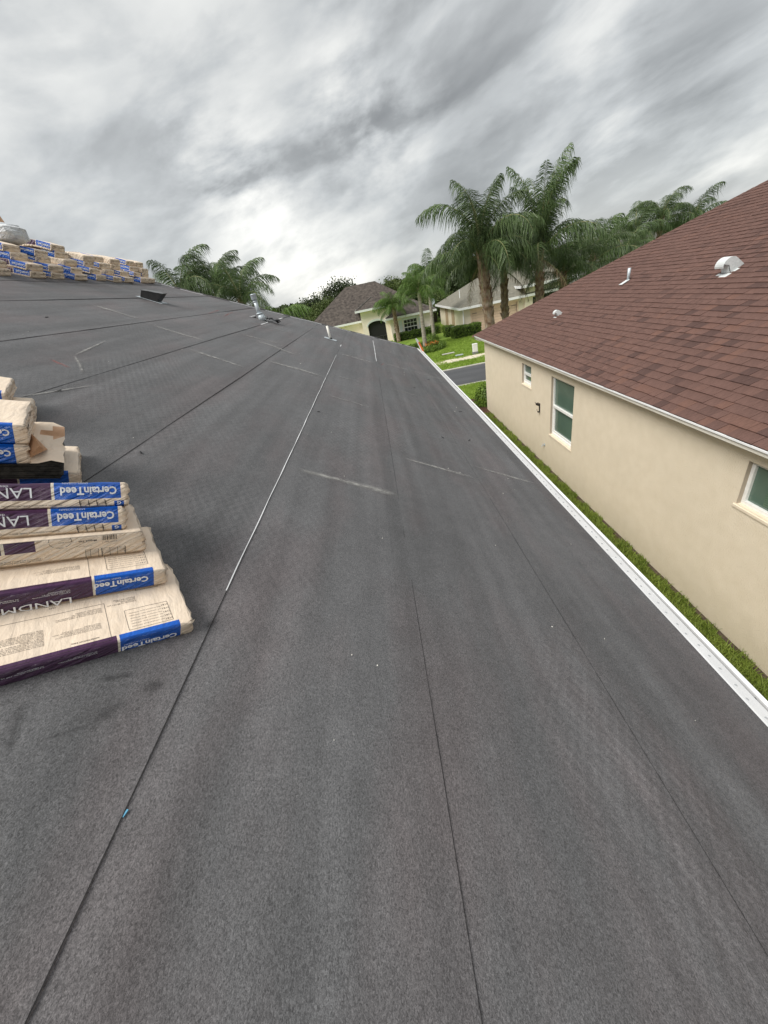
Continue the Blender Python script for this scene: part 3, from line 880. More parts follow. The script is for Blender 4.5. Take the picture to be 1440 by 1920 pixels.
def print_top(mb, F, s, u_right, t_mid, width, mi, bold=0.0, out=.0016, vs_=1.0, flip=True):
    v, f = fit_text(s, width, bold)
    ymid = (max(p[1] for p in v) + min(p[1] for p in v)) / 2
    P = []
    for x, y in v:
        yy = (y - ymid) * vs_
        X = -u_right - x if flip else -u_right - width + x
        Y = t_mid * BW - yy if flip else t_mid * BW + yy
        P.append(F(X, min(max(Y, .003), BW - .003), BT, 0) + Vector((0, 0, out)))
    mb.add(P, f, mi)


class PM(MB):
    bend = None


def rect_lines(mb, F, u0, u1, t0, t1, mi, wd=.0011):
    def strip(a, b_):
        n = 14
        for i in range(n):
            p = [a[j] + (b_[j] - a[j]) * i / n for j in (0, 1)]; q = [a[j] + (b_[j] - a[j]) * (i + 1) / n for j in (0, 1)]
            if abs(a[0] - b_[0]) > abs(a[1] - b_[1]) * 1.2: o_ = (0, wd)
            else: o_ = (wd, 0)
            P = [F(-p[0], p[1], BT), F(-q[0], q[1], BT), F(-q[0] - o_[0], q[1] + o_[1], BT), F(-p[0] - o_[0], p[1] + o_[1], BT)]
            mb.add([x + Vector((0, 0, .0013)) for x in P], [(0, 1, 2, 3)], mi)
    A, B, Cc, D = (u0, t0 * BW), (u1, t0 * BW), (u1, t1 * BW), (u0, t1 * BW)
    strip(A, B); strip(B, Cc); strip(D, Cc); strip(A, D)


INK = [M['ink'], M['inkw'], M['inkblue']]


def full_print(F, blue, kind):
    p = PM()
    if kind in ('blue', 'lower', 'high'):
        u0 = blue
        vm = {'blue': .60, 'lower': .30, 'high': .68}[kind]
        print_front(p, F, 'CertainTeed', u0 + .012, vm, .160, 1, .03, vs_=1.45)
        print_front(p, F, 'SAINT-GOBAIN', u0 + .095, vm + .30 if kind != 'lower' else .55, .07, 1, .0)
        if kind == 'high':
            print_front(p, F, 'LANDMARK', u0 + .245, .64, .26, 1, .0, vs_=1.2)
            print_front(p, F, 'designer shingles', u0 + .30, .90, .10, 1, .0)
            print_front(p, F, 'G', u0 + .001, .17, .012, 1, .02)
            for q in range(4): print_front(p, F, '[__|__|__]', u0 + .045 + .001 * q, .12 + .045 * q, .075, 0, 0)
            print_front(p, F, 'Installation instructions inside. Instrucciones', u0 + .17, .16, .15, 0, 0)
        else:
            print_front(p, F, '3 bundles cover approximately\none square (100 sq. ft.)\n22 shingles/bundle', u0 + .235, .62, .095, 1, 0)
            if kind == 'blue': print_front(p, F, 'LANDMARK', u0 + .235, .10, .27, 1, 0)
            print_front(p, F, '3 paquetes cubren 100 sq. ft.\n22 tejas/paquete', u0 + .36, .60, .10, 1, 0)
            print_front(p, F, '3 paquets couvrent 9,3 m2\n22 bardeaux/paquet', u0 + .50, .50, .11, 1, 0)
    return p


def lay_bundle(x, y, o_, ang, tilt=0):
    """matrix for a pack lying on the near slope, o_ = height above the roof"""
    X = Vector((math.cos(ang), math.sin(ang), -T * math.cos(ang))).normalized()
    Y = NRM.cross(X)
    z = rz(x) + o_
    return Matrix(((X.x, Y.x, NRM.x, x), (X.y, Y.y, NRM.y, y), (X.z, Y.z, NRM.z, z), (0, 0, 0, 1))) @ Matrix.Rotation(-tilt, 4, 'X')


NEARG = 'shingle bundles stacked on the roof slope at the left'
BLU = [(.030, .205, 0, 1.01, 1), (.205, .212, 0, 1.01, 3), (.212, BL, 0, 1.01, 2)]
TOPB = [(.030, .205, 0, .07, 1), (.212, BL, 0, .07, 2)]
HI = [(.012, .20, .36, 1.01, 1), (.20, .208, .36, 1.01, 3), (.208, BL, .36, 1.01, 2), (.004, .034, 0, .26, 1)]
TOPH = [(.012, .20, 0, .12, 1), (.208, BL, 0, .12, 2)]


def near_bundle(seed, org, ang, o_, front, top, kind, blue, label, topprint=None, tilt=0, zs=1.0):
    me, F = make_bundle_mesh('shingle_bundle', seed, front, top)
    ob_ = obj('shingle_bundle', me, None, label=label, category='shingle bundle', group=NEARG)
    ob_.matrix_world = lay_bundle(org[0], org[1], o_, ang, RAD(tilt)) @ Matrix.Diagonal((1, 1, zs, 1))
    p = full_print(F, blue, kind) if kind else PM()
    if topprint: topprint(p, F)
    if p.v: p.build('printed_lettering', INK, ob_)
    return ob_, F


PARA = ('Store on a flat surface and keep wrapped until use.\nProtect from weather when stored at job site.\nDo not stack more than 16 bundles high.\n'
        'Apply over a dry and smooth roof deck. Use caution\nwhen walking on the wrapper, it is slippery.\nWrap is recyclable.')


def top_big(p, F):
    rect_lines(p, F, .045, .175, .09, .36, 0)
    print_top(p, F, 'Fabricado en EE.UU. por\nCertainTeed\n20 Moores Road\nMalvern, PA 19355', .135, .50, .085, 0, .0, vs_=.9)
    for q in range(6): print_top(p, F, 'Deck  Underlayment  Starter  ASTM D3462', .07, .13 + .036 * q, .095, 0, 0)
    for q in range(5): print_top(p, F, '| | || |', .048, .12 + .05 * q, .018, 0, .02)
    print_top(p, F, 'Este producto ofrece la mejor resistencia\ncuando se instala sobre una cubierta seca\ny bien clavada. Consulte las\ninstrucciones completas.', .235, .44, .12, 0, 0, vs_=.9)
    rect_lines(p, F, .225, .95, .03, .52, 0)
    print_top(p, F, PARA, .245, .24, .12, 0, 0, vs_=.9)
    print_top(p, F, 'ADVERTENCIA! Safety', .255, .10, .07, 0, .01)
    print_top(p, F, PARA + '\n' + PARA, .385, .26, .15, 0, 0, vs_=.9)
    print_top(p, F, PARA + '\n' + PARA, .56, .26, .15, 0, 0, vs_=.9)
    print_top(p, F, 'QuadraBond', .30, .80, .085, 0, .03)
    print_top(p, F, 'LDPE', .352, .61, .016, 0, 0)
    # recycling triangle
    def tri(r, w_):
        for k in range(3):
            a0 = math.pi / 2 + k * 2.094; a1 = a0 + 2.094
            P0 = (.36 - r * math.cos(a0) * 1.0, .70 * BW + r * math.sin(a0) * 1.0); P1 = (.36 - r * math.cos(a1), .70 * BW + r * math.sin(a1))
            m0 = [P0[i] + (P1[i] - P0[i]) * .12 for i in (0, 1)]; m1 = [P0[i] + (P1[i] - P0[i]) * .82 for i in (0, 1)]
            dx, dy = m1[0] - m0[0], m1[1] - m0[1]; ln = math.hypot(dx, dy); ox, oy = -dy / ln * w_, dx / ln * w_
            P = [(m0[0], m0[1]), (m1[0], m1[1]), (m1[0] + ox, m1[1] + oy), (m0[0] + ox, m0[1] + oy)]
            p.add([F(-a, b_, BT) + Vector((0, 0, .0016)) for a, b_ in P], [(0, 1, 2, 3)], 0)
    tri(.018, .004)
    print_top(p, F, '4', .358, .70, .006, 0, .03)
    rect_lines(p, F, .055, .125, .62, .86, 0)
    print_top(p, F, 'Apply this side up\nASTM D3462\nClass A fire', .062, .75, .05, 0, .01, vs_=.9)


def top_mid(p, F):
    rect_lines(p, F, .040, .165, .14, .42, 0)
    for q in range(6): print_top(p, F, 'Deck  Underlayment  Starter  ASTM D3462', .068, .18 + .036 * q, .09, 0, 0)
    for q in range(4): print_top(p, F, '| | || |', .045, .18 + .05 * q, .018, 0, .02)
    rect_lines(p, F, .215, .95, .05, .48, 0)
    print_top(p, F, PARA, .24, .26, .12, 0, 0, vs_=.9)
    print_top(p, F, 'Manufactured by CertainTeed\n20 Moores Road, Malvern', .12, .50, .085, 0, 0)


near_bundle(1, (-.838, 1.012), RAD(38.5), .004, BLU, TOPB, 'lower', .030, 'lowest bundle of the near stack, its broad tan top fully covered in fine print', top_big, 0, .56)
near_bundle(2, (-.955, 1.170), RAD(36.5), .066, BLU, TOPB, 'blue', .036, 'second bundle from the bottom of the near stack, narrow tan top above a blue label', top_mid, 4, .68)


def flip_front(p, F):
    print_front(p, F, 'Mojave Tan', .135, .78, .05, 0, .02)
    print_front(p, F, 'CertainTeed Landmark', .15, .55, .045, 0, 0)
    for q in range(14):
        u = .075 + q * .0032 + (.001 if q % 3 else 0)
        w_ = .0009 if q % 2 else .0018
        P = [F(-u, 0, .74 * BT), F(-u - w_, 0, .74 * BT), F(-u - w_, 0, .95 * BT), F(-u, 0, .95 * BT)]
        p.add([x + Vector((0, -.0016, 0)) for x in P], [(0, 1, 2, 3)], 0)
    print_front(p, F, '0 86541 29011 4', .075, .66, .045, 0, 0)
    print_front(p, F, 'QUALITY MADE', .20, .80, .04, 0, 0)
    # round stamp
    for k in range(28):
        a = 2 * math.pi * k / 28
        if k % 4 == 3: continue
        r = .031
        P = []
        for rr, aa in ((r, a), (r, a + .2), (r - .0014, a + .2), (r - .0014, a)):
            P.append(F(-.235 - rr * math.cos(aa), 0, min(max(.86 * BT + rr * math.sin(aa), .002), BT - .002)) + Vector((0, -.0016, 0)))
        p.add(P, [(0, 1, 2, 3)], 0)
    for q in range(5): print_front(p, F, '[__|__|__] |__|_|', .05, .10 + .055 * q, .12, 0, 0)
    print_front(p, F, 'Limited Warranty and Application\nInstructions are printed inside the wrapper', .29, .2, .13, 0, 0)


near_bundle(3, (-1.030, 1.255), RAD(35.5), .138, [(.30, .55, .52, .97, 2), (.375, .383, .52, .97, 3)], [], None, 0,
            'third bundle up in the near stack, plain tan side with a barcode and round stamp', flip_front, 11, .84)
near_bundle(4, (-1.050, 1.258), RAD(33.5), .232, HI, TOPH, 'high', .012, 'blue labelled bundle directly under the topmost one of the near stack', None, 20, .84)
near_bundle(5, (-1.022, 1.298), RAD(33.0), .322, HI, TOPH, 'high', .012, 'topmost bundle of the near stack, large blue maker label on its side', None, 28, .84)

# second stack behind
S2 = RAD(34)
near_bundle(6, (-1.560, 1.760), S2, .004, BLU, TOPB, None, 0, 'bottom bundle of the second stack, only a pale tan corner peeping out beneath black shingles', zs=.84)
near_bundle(8, (-1.580, 1.618), S2, .190, BLU, TOPB, 'blue', .03, 'blue labelled bundle lying on the torn black bundle in the second stack', zs=.84)
near_bundle(9, (-1.540, 1.629), S2, .290, BLU, TOPB, 'blue', .03, 'topmost blue bundle of the second stack with a torn kraft flap at its end', zs=.84)
# torn bundle: bare black shingles, wrapper ripped back
tb = empty('torn_shingle_bundle', 'torn open bundle in the second stack with its bare black shingle edges showing', 'shingle bundle', NEARG)
tb.matrix_world = lay_bundle(-1.545, 1.675, .100, S2) @ Matrix.Diagonal((1, 1, .84, 1))
sm = MB()
for i in range(19):
    z = .006 + i * .0052
    sm.box((-.46 + random.uniform(-.008, .008), BW / 2 + random.uniform(-.004, .004), z), (.95, BW - .02, .0042))
sm.build('bare_shingles', M['asphsh'], tb)
fl_ = MB()
vs = []; nu, nv = 22, 12
for i in range(nu):
    for j in range(nv):
        u = .03 - i * .045; v = j / (nv - 1) * BW
        zz = BT + .004 + .010 * noise.noise(Vector((u * 14, v * 14, 3))) + (.05 * max(0, noise.noise(Vector((u * 20, v * 14, 9)))) if i < 7 else 0)
        if i < 5 and j > 6: zz += .045 * (1 - abs(i - 2) / 3) * (j - 6) / 5
        if j == 0: zz -= .012
        vs.append((u + .012 * noise.noise(Vector((j * 1.1, i, 5))), v, zz))
fl_.add(vs, [(i * nv + j, (i + 1) * nv + j, (i + 1) * nv + j + 1, i * nv + j + 1) for i in range(nu - 1) for j in range(nv - 1)])
o = fl_.build('torn_wrapper_flap', [M['tan'], M['kraft']], tb, smooth=True)
for p in o.data.polygons:
    if p.center.x + .3 * noise.noise(p.center * 9) > -.035 and p.center.y > .20: p.material_index = 1
bp_ = MB(); bp_.span((-.95, -.004, 0.004), (-.30, .003, BT - .002)); bp_.build('blue_wrap_remnant', M['blue'], tb)

# kraft flap on the blue bundle
kf = MB()
kf.add([(0.01, .02, .01), (.06, .05, .03), (.07, .10, .015), (.03, .14, .05), (0, .16, .08), (.05, .02, .07), (.035, .06, .095)],
       [(0, 1, 5), (0, 5, 6), (1, 2, 5), (2, 6, 5), (2, 3, 6), (3, 4, 6), (0, 6, 4)])
o = kf.build('torn_paper', M['kraft'], None, label='torn brown kraft paper end sticking out of the second stack', category='paper')
o.matrix_world = lay_bundle(-1.575, 1.618, .205, S2)

# third stack
S3 = RAD(34)
near_bundle(14, (-2.03, 2.24), RAD(36), .004, BLU, TOPB, None, 0, 'pale tan bundle of the third stack with a frayed white end', zs=.9)
near_bundle(15, (-2.10, 2.255), RAD(34), .105, HI, TOPH, 'high', .012, 'uppermost blue bundle at the left edge of the roof, topping the third stack', zs=.9)

# ------------------------------------------------------------------ bundles along the ridge
X0 = -4.84


def ridge_bend(P):
    """the pack runs from the near slope over the ridge and sags with it; P.x from 0 (end nearest us) to -BL"""
    s = -P.x
    # slope angle eases from the roof pitch to beyond level
    a0 = math.atan(T)
    t = min(1, max(0, (s - .25) / .6))
    k = t * t * (3 - 2 * t)
    X = 0; Z = 0; n = 12; ds = s / n if s > 0 else 0
    a = a0
    for i in range(n):
        q = (i + .5) * ds
        tt = min(1, max(0, (q - .05) / .92)); a = a0 * (1 - 2.0 * tt * tt * (3 - 2 * tt))
        X -= math.cos(a) * ds; Z += math.sin(a) * ds
    if s <= 0: X = -s * math.cos(a0); Z = s * math.sin(a0); a = a0
    return Vector((X + math.sin(a) * P.z, P.y, Z + math.cos(a) * P.z))


RFR = [[(.006, .20, .0, 1.01, 1), (.21, BL, 0, 1.01, 2)],
       [(.010, .22, .30, 1.01, 1), (.23, BL, .3, 1.01, 2)],
       [(.004, .20, .25, .97, 1), (.21, BL, .2, .97, 2)],
       [],
       [(.35, .6, .2, .9, 1)]]
RTP = [[(.006, .20, 0, .12, 1)], [(.010, .22, 0, .2, 1)], [], [], []]
rmesh = []
for i in range(5):
    for j in range(2):
        me, F = make_bundle_mesh('ridge_bundle', 40 + i * 3 + j, RFR[i], RTP[i], ridge_bend)
        lm = None
        if i < 3:
            p = PM(); p.bend = True
            print_front(p, F, 'CertainTeed', .016, .62, .17, 1, .03, out=.004, vs_=1.4)
            lm = p.mesh('printed_lettering', INK)
        rmesh.append((i, me, lm))
ords = ['first', 'second', 'third', 'fourth', 'fifth', 'sixth', 'seventh', 'eighth', 'ninth']
lay = ['lowest', 'second', 'third', 'fourth', 'fifth']
ystk = [6.30, 6.88, 7.35, 7.87, 8.52, 8.99, 9.42, 10.08, 10.42]
nst = [5, 4, 4, 5, 4, 4, 4, 4, 4]
lookw = {0: 'blue and tan', 1: 'blue and tan', 2: 'blue banded tan', 3: 'plain tan', 4: 'tan'}
for s_, (ys0, n) in enumerate(zip(ystk, nst)):
    for l in range(n):
        if s_ in (0, 1, 2): vi = random.choice([0, 1, 2, 3])
        elif s_ in (3, 4, 5, 7): vi = random.choice([0, 1, 2, 3, 4, 6])
        else: vi = random.choice([6, 7, 8, 9, 2, 4])
        t_, me, lm = rmesh[vi]
        hh = .094 * l
        lab = '%s bundle, %s layer of the %s ridge stack from the left' % (lookw[t_], lay[l], ords[s_])
        if l == 0: lab = '%s bundle at the bottom of the %s ridge stack from the left' % (lookw[t_], ords[s_])
        o = obj('shingle_bundle', me, None, label=lab, category='shingle bundle', group='shingle bundles stacked along the ridge')
        x = X0 - .045 * l + random.uniform(-.05, .05); yy = ys0 + random.uniform(-.02, .02) + .006 * l
        if s_ > 3: x += random.uniform(-.03, .03)
        o.location = (x, yy, rz(X0) + .012 + hh + (X0 - x) * T * .9)
        o.rotation_euler = (random.uniform(-.02, .02), random.uniform(-.02, .02), random.uniform(-.08, .08))
        o.scale = (1, .86, random.uniform(.86, .92) if l < 3 else random.uniform(.88, .98))
        if lm is not None:
            obj('printed_lettering', lm, o)
# loose bare shingles over the fourth stack
bs = MB()
for i in range(10):
    for j in range(12):
        pass
for i in range(6):
    vs = []
    for q in range(10):
        P = ridge_bend(Vector((-.10 - q * .09, 0, .003 + i * .006)))
        for yy in (0, .33): vs.append((P.x, yy + .01 * (i % 3), P.z))
    for q in range(10):
        P = ridge_bend(Vector((-.10 - q * .09, 0, -.0015 + i * .006)))
        for yy in (0, .33): vs.append((P.x, yy + .01 * (i % 3), P.z))
    fs = []
    for q in range(9):
        a = q * 2; fs += [(a, a + 1, a + 3, a + 2), (20 + a, 22 + a, 23 + a, 21 + a), (a, a + 2, 22 + a, 20 + a), (a + 1, 21 + a, 23 + a, a + 3)]
    bs.add(vs, fs)
o = bs.build('loose_shingles', M['asphsh'], None, label='bare black shingles lying loose on top of the fifth ridge stack', category='shingles')
o.location = (X0 - .22, 8.42, rz(X0) + .42)


def crumple(name, mat, size, seed, label, cat, n=14, amp=.5, mats=None):
    b_ = MB(); vs = []
    for i in range(n + 1):
        for j in range(n):
            th = math.pi * i / n; ph = 2 * math.pi * j / n
            v = Vector((math.sin(th) * math.cos(ph), math.sin(th) * math.sin(ph), math.cos(th)))
            v = Vector([math.copysign(abs(c) ** .6, c) for c in v])
            r = 1 + amp * noise.noise(v * 2.3 + Vector((seed, 0, 0))) + amp * .4 * noise.noise(v * 6 + Vector((seed, 3, 0)))
            vs.append((v.x * size[0] * r, v.y * size[1] * r, v.z * size[2] * r))
    fs = [(i * n + j, (i + 1) * n + j, (i + 1) * n + (j + 1) % n, i * n + (j + 1) % n) for i in range(n) for j in range(n)]
    b_.add(vs, fs)
    return b_.build(name, mats or mat, None, label=label, category=cat)


bag = crumple('paper_bag', M['bagwhite'], (.27, .24, .12), 3, 'torn white paper bag with red and blue print lying on the leftmost ridge bundles', 'bag', amp=.16)
bag.location = (-5.28, 7.45, 6.46)
p = MB()
for s_, wd, xx, zz, mi, bd in (('AD', .16, .05, -.03, 0, .05), ('Supreme', .20, .10, .06, 1, .0), ('Quality', .13, -.12, .03, 1, .0)):
    v, f = fit_text(s_, wd, bd)
    p.add([(-(x) + xx, -.305 + .0 * x, -y + zz + .04) for x, y in v], f, mi)
p.build('bag_lettering', [M['inkred'], M['inkblue']], bag)
b = MB()
b.add([(.02, -.1, .14), (.10, -.08, .15), (.08, .05, .16), (.04, -.05, .30), (.09, .0, .27), (.0, .03, .2)], [(0, 1, 4, 3), (1, 2, 4), (0, 3, 5), (3, 4, 2, 5)])
b.add([(-.24, -.1, .10), (-.10, -.12, .12), (-.12, .04, .13), (-.22, -.02, .20), (-.12, -.03, .19)], [(0, 1, 4, 3), (1, 2, 4), (3, 4, 2)])
b.build('torn_bag_mouth', M['kraft'], bag)
wp = crumple('plastic_scrap', M['bagwhite'], (.07, .06, .05), 9, 'small crumpled white plastic scrap on top of the ridge bundles near the palms', 'scrap', amp=.8)
wp.location = (-5.25, 9.55, rz(X0) + .50)

# ================================================================== NEIGHBOUR HOUSE
T2 = .42
NX, NZ = 3.62, 2.69


def nz_(x): return NZ + T2 * (x - NX)


def nhip(x): return 15.2 - .645 * (x - NX)      # far edge of the slope


nh = empty('neighbor_house', 'tan stucco house on the right under a red brown shingle roof', 'house')
XW = 3.80
YF, YB = 14.55, -6
XRn = 10.2
# wall with real window openings: built of slabs round the openings (y0,y1,z0,z1)
wins = [(7.80, 8.90, .99, 2.36), (10.13, 10.79, 1.83, 2.36), (1.6, 3.76, 1.86, 2.40)]
ycuts = sorted(set([YB, YF] + [q for w_ in wins for q in w_[:2]]))
b = MB()
for i in range(len(ycuts) - 1):
    y0, y1 = ycuts[i], ycuts[i + 1]
    hit = [w_ for w_ in wins if w_[0] <= y0 + 1e-6 and w_[1] >= y1 - 1e-6]
    if hit:
        w_ = hit[0]
        b.span((XW, y0, -.4), (XW + .2, y1, w_[2])); b.span((XW, y0, w_[3]), (XW + .2, y1, 2.66))
    else: b.span((XW, y0, -.4), (XW + .2, y1, 2.66))
b.span((XW + .2, YF - .2, -.4), (16.5, YF, 2.66)); b.span((16.3, YB, -.4), (16.5, YF - .2, 2.66)); b.span((XW + .2, YB, -.4), (16.3, YB + .2, 2.66))
b.build('wall', M['stucco'], nh)
for wi, (y0, y1, z0, z1) in enumerate(wins):
    lab = ('tall single hung window with green glass', 'small single hung window near the far corner', 'window near the right edge showing a green blind')[wi]
    wo = bpy.data.objects.new('window', None); C.objects.link(wo); wo.parent = nh; wo['label'] = lab
    xg = XW + .060
    b = MB()
    f_ = .045
    for a_, c_ in (((y0, z0), (y1, z0 + f_)), ((y0, z1 - f_), (y1, z1)), ((y0, z0 + f_), (y0 + f_, z1 - f_)), ((y1 - f_, z0 + f_), (y1, z1 - f_))):
        b.span((xg - .012, a_[0], a_[1]), (xg + .05, c_[0], c_[1]))
    b.build('frame', M['vinyl'], wo, bevel=.003)
    zm = (z0 + z1) / 2
    if wi < 2:
        b = MB(); b.span((xg - .022, y0 + f_, zm - .025), (xg + .04, y1 - f_, zm + .03)); b.build('meeting_rail', M['vinyl'], wo, bevel=.003)
        b = MB()
        g_ = .04
        for a_, c_ in (((y0 + f_, z0 + f_), (y1 - f_, z0 + f_ + g_ * 1.3)), ((y0 + f_, z0 + f_ + g_ * 1.3), (y0 + f_ + g_, zm - .025)), ((y1 - f_ - g_, z0 + f_ + g_ * 1.3), (y1 - f_, zm - .025))):
            b.span((xg + .004, a_[0], a_[1]), (xg + .03, c_[0], c_[1]))
        b.build('lower_sash', M['vinyl'], wo, bevel=.002)
        b = MB(); b.span((xg + .022, y0 + .03, zm), (xg + .028, y1 - .03, z1 - .03)); b.build('pane', M['glass'], wo)
        b = MB(); b.span((xg + .032, y0 + .03, z0 + .03), (xg + .038, y1 - .03, zm)); b.build('pane', M['glass'], wo)
    else:
        b = MB(); b.span((xg + .022, y0 + .03, z0 + .03), (xg + .028, y1 - .03, z1 - .03)); b.build('pane', M['glass'], wo)
        b = MB()
        for q in range(14): b.box((xg + .024 - .006, (y0 + y1) / 2 - .05, z0 + .09 + q * .025), (.003, y1 - y0 - .36, .019))
        b.build('blind', M['blind'], wo, kind='stuff')
    b = MB()
    b.span((XW + .002, y0 + .004, z1 - .005), (XW + .046, y1 - .006, z1 - .001))
    b.span((XW + .002, y1 - .006, z0 + .004), (XW + .046, y1 - .001, z1 - .001))
    b.span((XW + .002, y0 + .001, z0 + .004), (XW + .046, y0 + .004, z1 - .001))
    b.build('reveal', M['reveal'], wo)
    b = MB()
    b.add([(XW - .014, y0 - .02, z0 - .05), (XW - .014, y1 + .03, z0 - .05), (XW - .014, y1 + .03, z0 - .012), (XW - .014, y0 - .02, z0 - .012),
           (XW + .09, y0 - .02, z0 - .05), (XW + .09, y1 + .03, z0 - .05), (XW + .09, y1 + .03, z0 + .002), (XW + .09, y0 - .02, z0 + .002)],
          [(0, 3, 2, 1), (3, 7, 6, 2), (4, 5, 6, 7), (0, 1, 5, 4), (0, 4, 7, 3), (1, 2, 6, 5)])
    b.build('sill', M['sill'], wo, bevel=.004)
# roof body
b = MB()
zt = nz_(XRn)
b.add([(NX, YB - .4, NZ - .012), (NX, nhip(NX), NZ - .012), (XRn, nhip(XRn), zt - .012), (XRn, YB - .4, zt - .012), (2 * XRn - NX, YB - .4, NZ - .012), (2 * XRn - NX, nhip(NX), NZ - .012)],
      [(3, 2, 1, 0), (4, 5, 2, 3), (1, 2, 5), (0, 4, 3)])
b.build('roof_deck', noise_mat('dark_shingle_deck', (.06, .03, .026), (.09, .045, .04), 12, 4, .9), nh)  # deck in dark mottled red-brown below the tabs
b = MB()
b.add([(XRn, nhip(XRn) + .01, zt), (2 * XRn - NX, nhip(NX) + .01, NZ), (NX, nhip(NX) + .01, NZ)], [(0, 1, 2)])
b.add([(XRn + .01, YB - .4, zt), (2 * XRn - NX, YB - .4, NZ), (2 * XRn - NX, nhip(NX), NZ), (XRn + .01, nhip(XRn), zt)], [(0, 1, 2, 3)])
b.build('far_roof_slope', M['shingleA'], nh)
# eave trim
b = MB(); b.span((NX - .004, YB - .4, NZ - .085), (NX + .02, nhip(NX) + .02, NZ - .022)); b.build('fascia', M['trim'], nh)
b = MB(); b.span((NX - .024, YB - .4, NZ - .036), (NX - .004, nhip(NX) + .03, NZ - .010)); b.build('drip_edge', M['white'], nh, bevel=.004)
b = MB(); b.span((NX + .02, YB - .4, NZ - .087), (XW - .002, nhip(NX), NZ - .072)); b.span((NX + .02, YF, NZ - .142), (16.7, nhip(NX), NZ - .13)); b.build('soffit', M['trim'], nh)
b = MB(); b.span((NX, nhip(NX) - .02, NZ - .14), (2 * XRn - NX, nhip(NX) + .02, NZ - .015)); b.build('front_fascia', M['trim'], nh)
# hip cap shingles
hcm = MB(); hcm.add([(-.13, -.14, -.055), (0, -.14, 0), (.13, -.14, -.055), (-.13, .16, -.058), (0, .16, -.006), (.13, .16, -.058)], [(0, 1, 4, 3), (1, 2, 5, 4)])
hme = hcm.mesh('hip_cap_shingle', M['shingleO'])
pa = Vector((NX + .05, nhip(NX + .05), nz_(NX + .05))); pb = Vector((XRn, nhip(XRn), zt))
dv = (pb - pa).normalized(); cnt = int((pb - pa).length / .20)
for i in range(cnt):
    o = obj('hip_cap_shingle', hme, nh)
    Y = dv; X = Y.cross(Vector((0, 0, 1))).normalized(); Z = X.cross(Y)
    c_ = pa + dv * (.2 * i) + Vector((0, 0, .018))
    o.matrix_world = Matrix(((X.x, Y.x, Z.x, c_.x), (X.y, Y.y, Z.y, c_.y), (X.z, Y.z, Z.z, c_.z), (0, 0, 0, 1)))

# shingle tabs
EXP = .143
cosT2 = 1 / math.hypot(1, T2); sinT2 = T2 * cosT2
tabs = []
row = 0
while True:
    s0 = row * EXP                      # slope distance from the eave to the lower edge
    x0 = NX - .02 + s0 * cosT2
    if x0 > XRn - .1: break
    y = -5.5 + random.uniform(0, .2); yend = nhip(x0) - .03
    kk = 0
    while y < yend:
        wd = random.choice([.11, .14, .17, .17, .19, .22, .13])
        wd = min(wd, yend - y + .02)
        if wd > .03: tabs.append((row, x0, y, wd, random.random()))
        y += wd; kk += 1
    row += 1


def tabverts(x0, y, wd, thick, lift, jit):
    """slab on the slope: lower edge raised on the course below"""
    s1 = EXP + .035
    def P(s, yy, h):
        return (x0 + s * cosT2 - h * sinT2, yy, nz_(x0) + s * sinT2 + h * cosT2)
    g = .0016
    a = lift + thick; e = .002
    return [P(jit, y + g, a), P(jit, y + wd - g, a), P(s1, y + wd - g, e), P(s1, y + g, e),
            P(jit, y + g, lift), P(jit, y + wd - g, lift)]


TF = [(0, 1, 2, 3)[::-1], (4, 5, 1, 0)[::-1], (4, 0, 3), (1, 5, 2)]


def in_view(p):
    q = Vector(p) - Vector((0, 0, CAMZ)); z = q.dot(F_)
    if z <= .2: return None
    u = 720 + 721 * q.dot(R_) / z; v = 960 - 721 * q.dot(U_) / z
    return (u, v, z)


scored = []
for i, t in enumerate(tabs):
    iv = in_view((t[1] + .05, t[2] + t[3] / 2, nz_(t[1])))
    if iv and -10 < iv[0] < 1470 and 200 < iv[1] < 1900: scored.append((iv[2] / max(t[3], .1) ** .5, i))
scored.sort()
single = set(i for _, i in scored[:300])
# unit tab mesh shared by all single shingles: local frame X up the slope, Y along the eave, Z normal, width 1
def unit_tab(th):
    b_ = MB()
    s1 = EXP + .035; g = .010
    lift = .0045; a = lift + th; e = .002
    b_.add([(0, g, a), (0, 1 - g, a), (s1, 1 - g, e), (s1, g, e), (0, g, lift), (0, 1 - g, lift), (.07, .5, (a * .6 + e * .4) + .0006)],
           [(3, 2, 6), (2, 1, 6), (1, 0, 6), (0, 3, 6), (0, 1, 5, 4), (4, 3, 0), (1, 2, 5)])
    return b_.mesh('shingle', M['shingleO'])
ut = [unit_tab(.007), unit_tab(.010), unit_tab(.014)]
vs, fs, tint = [], [], []
for i, t in enumerate(tabs):
    row, x0, y, wd, rnd = t
    th = random.choice([.008, .010, .014])
    jit = random.uniform(-.004, .004)
    # colour drifts in patches across the roof
    if i in single:
        o = obj('shingle', random.choice(ut), nh)
        X = Vector((cosT2, 0, sinT2)); n_ = Vector((-sinT2, 0, cosT2)); Yv = Vector((0, wd, 0))
        o.matrix_world = Matrix(((X.x, 0, n_.x, x0 + jit), (0, wd, 0, y), (X.z, 0, n_.z, nz_(x0)), (0, 0, 0, 1)))
    else:
        o_ = len(vs); vs += tabverts(x0, y, wd, th, .0045, jit); fs += [tuple(o_ + q for q in f) for f in TF]
        ptch = noise.noise(Vector((x0 * .9, y * .6, 2)))
        tint += [min(1, max(0, .5 + (rnd - .5) * .7 + ptch * .15))] * 6
b = MB(); b.add(vs, fs)
o = b.build('shingle_field', M['shingleA'], nh, kind='stuff')
A = o.data.attributes.new('tint', 'FLOAT', 'POINT'); A.data.foreach_set('value', tint)

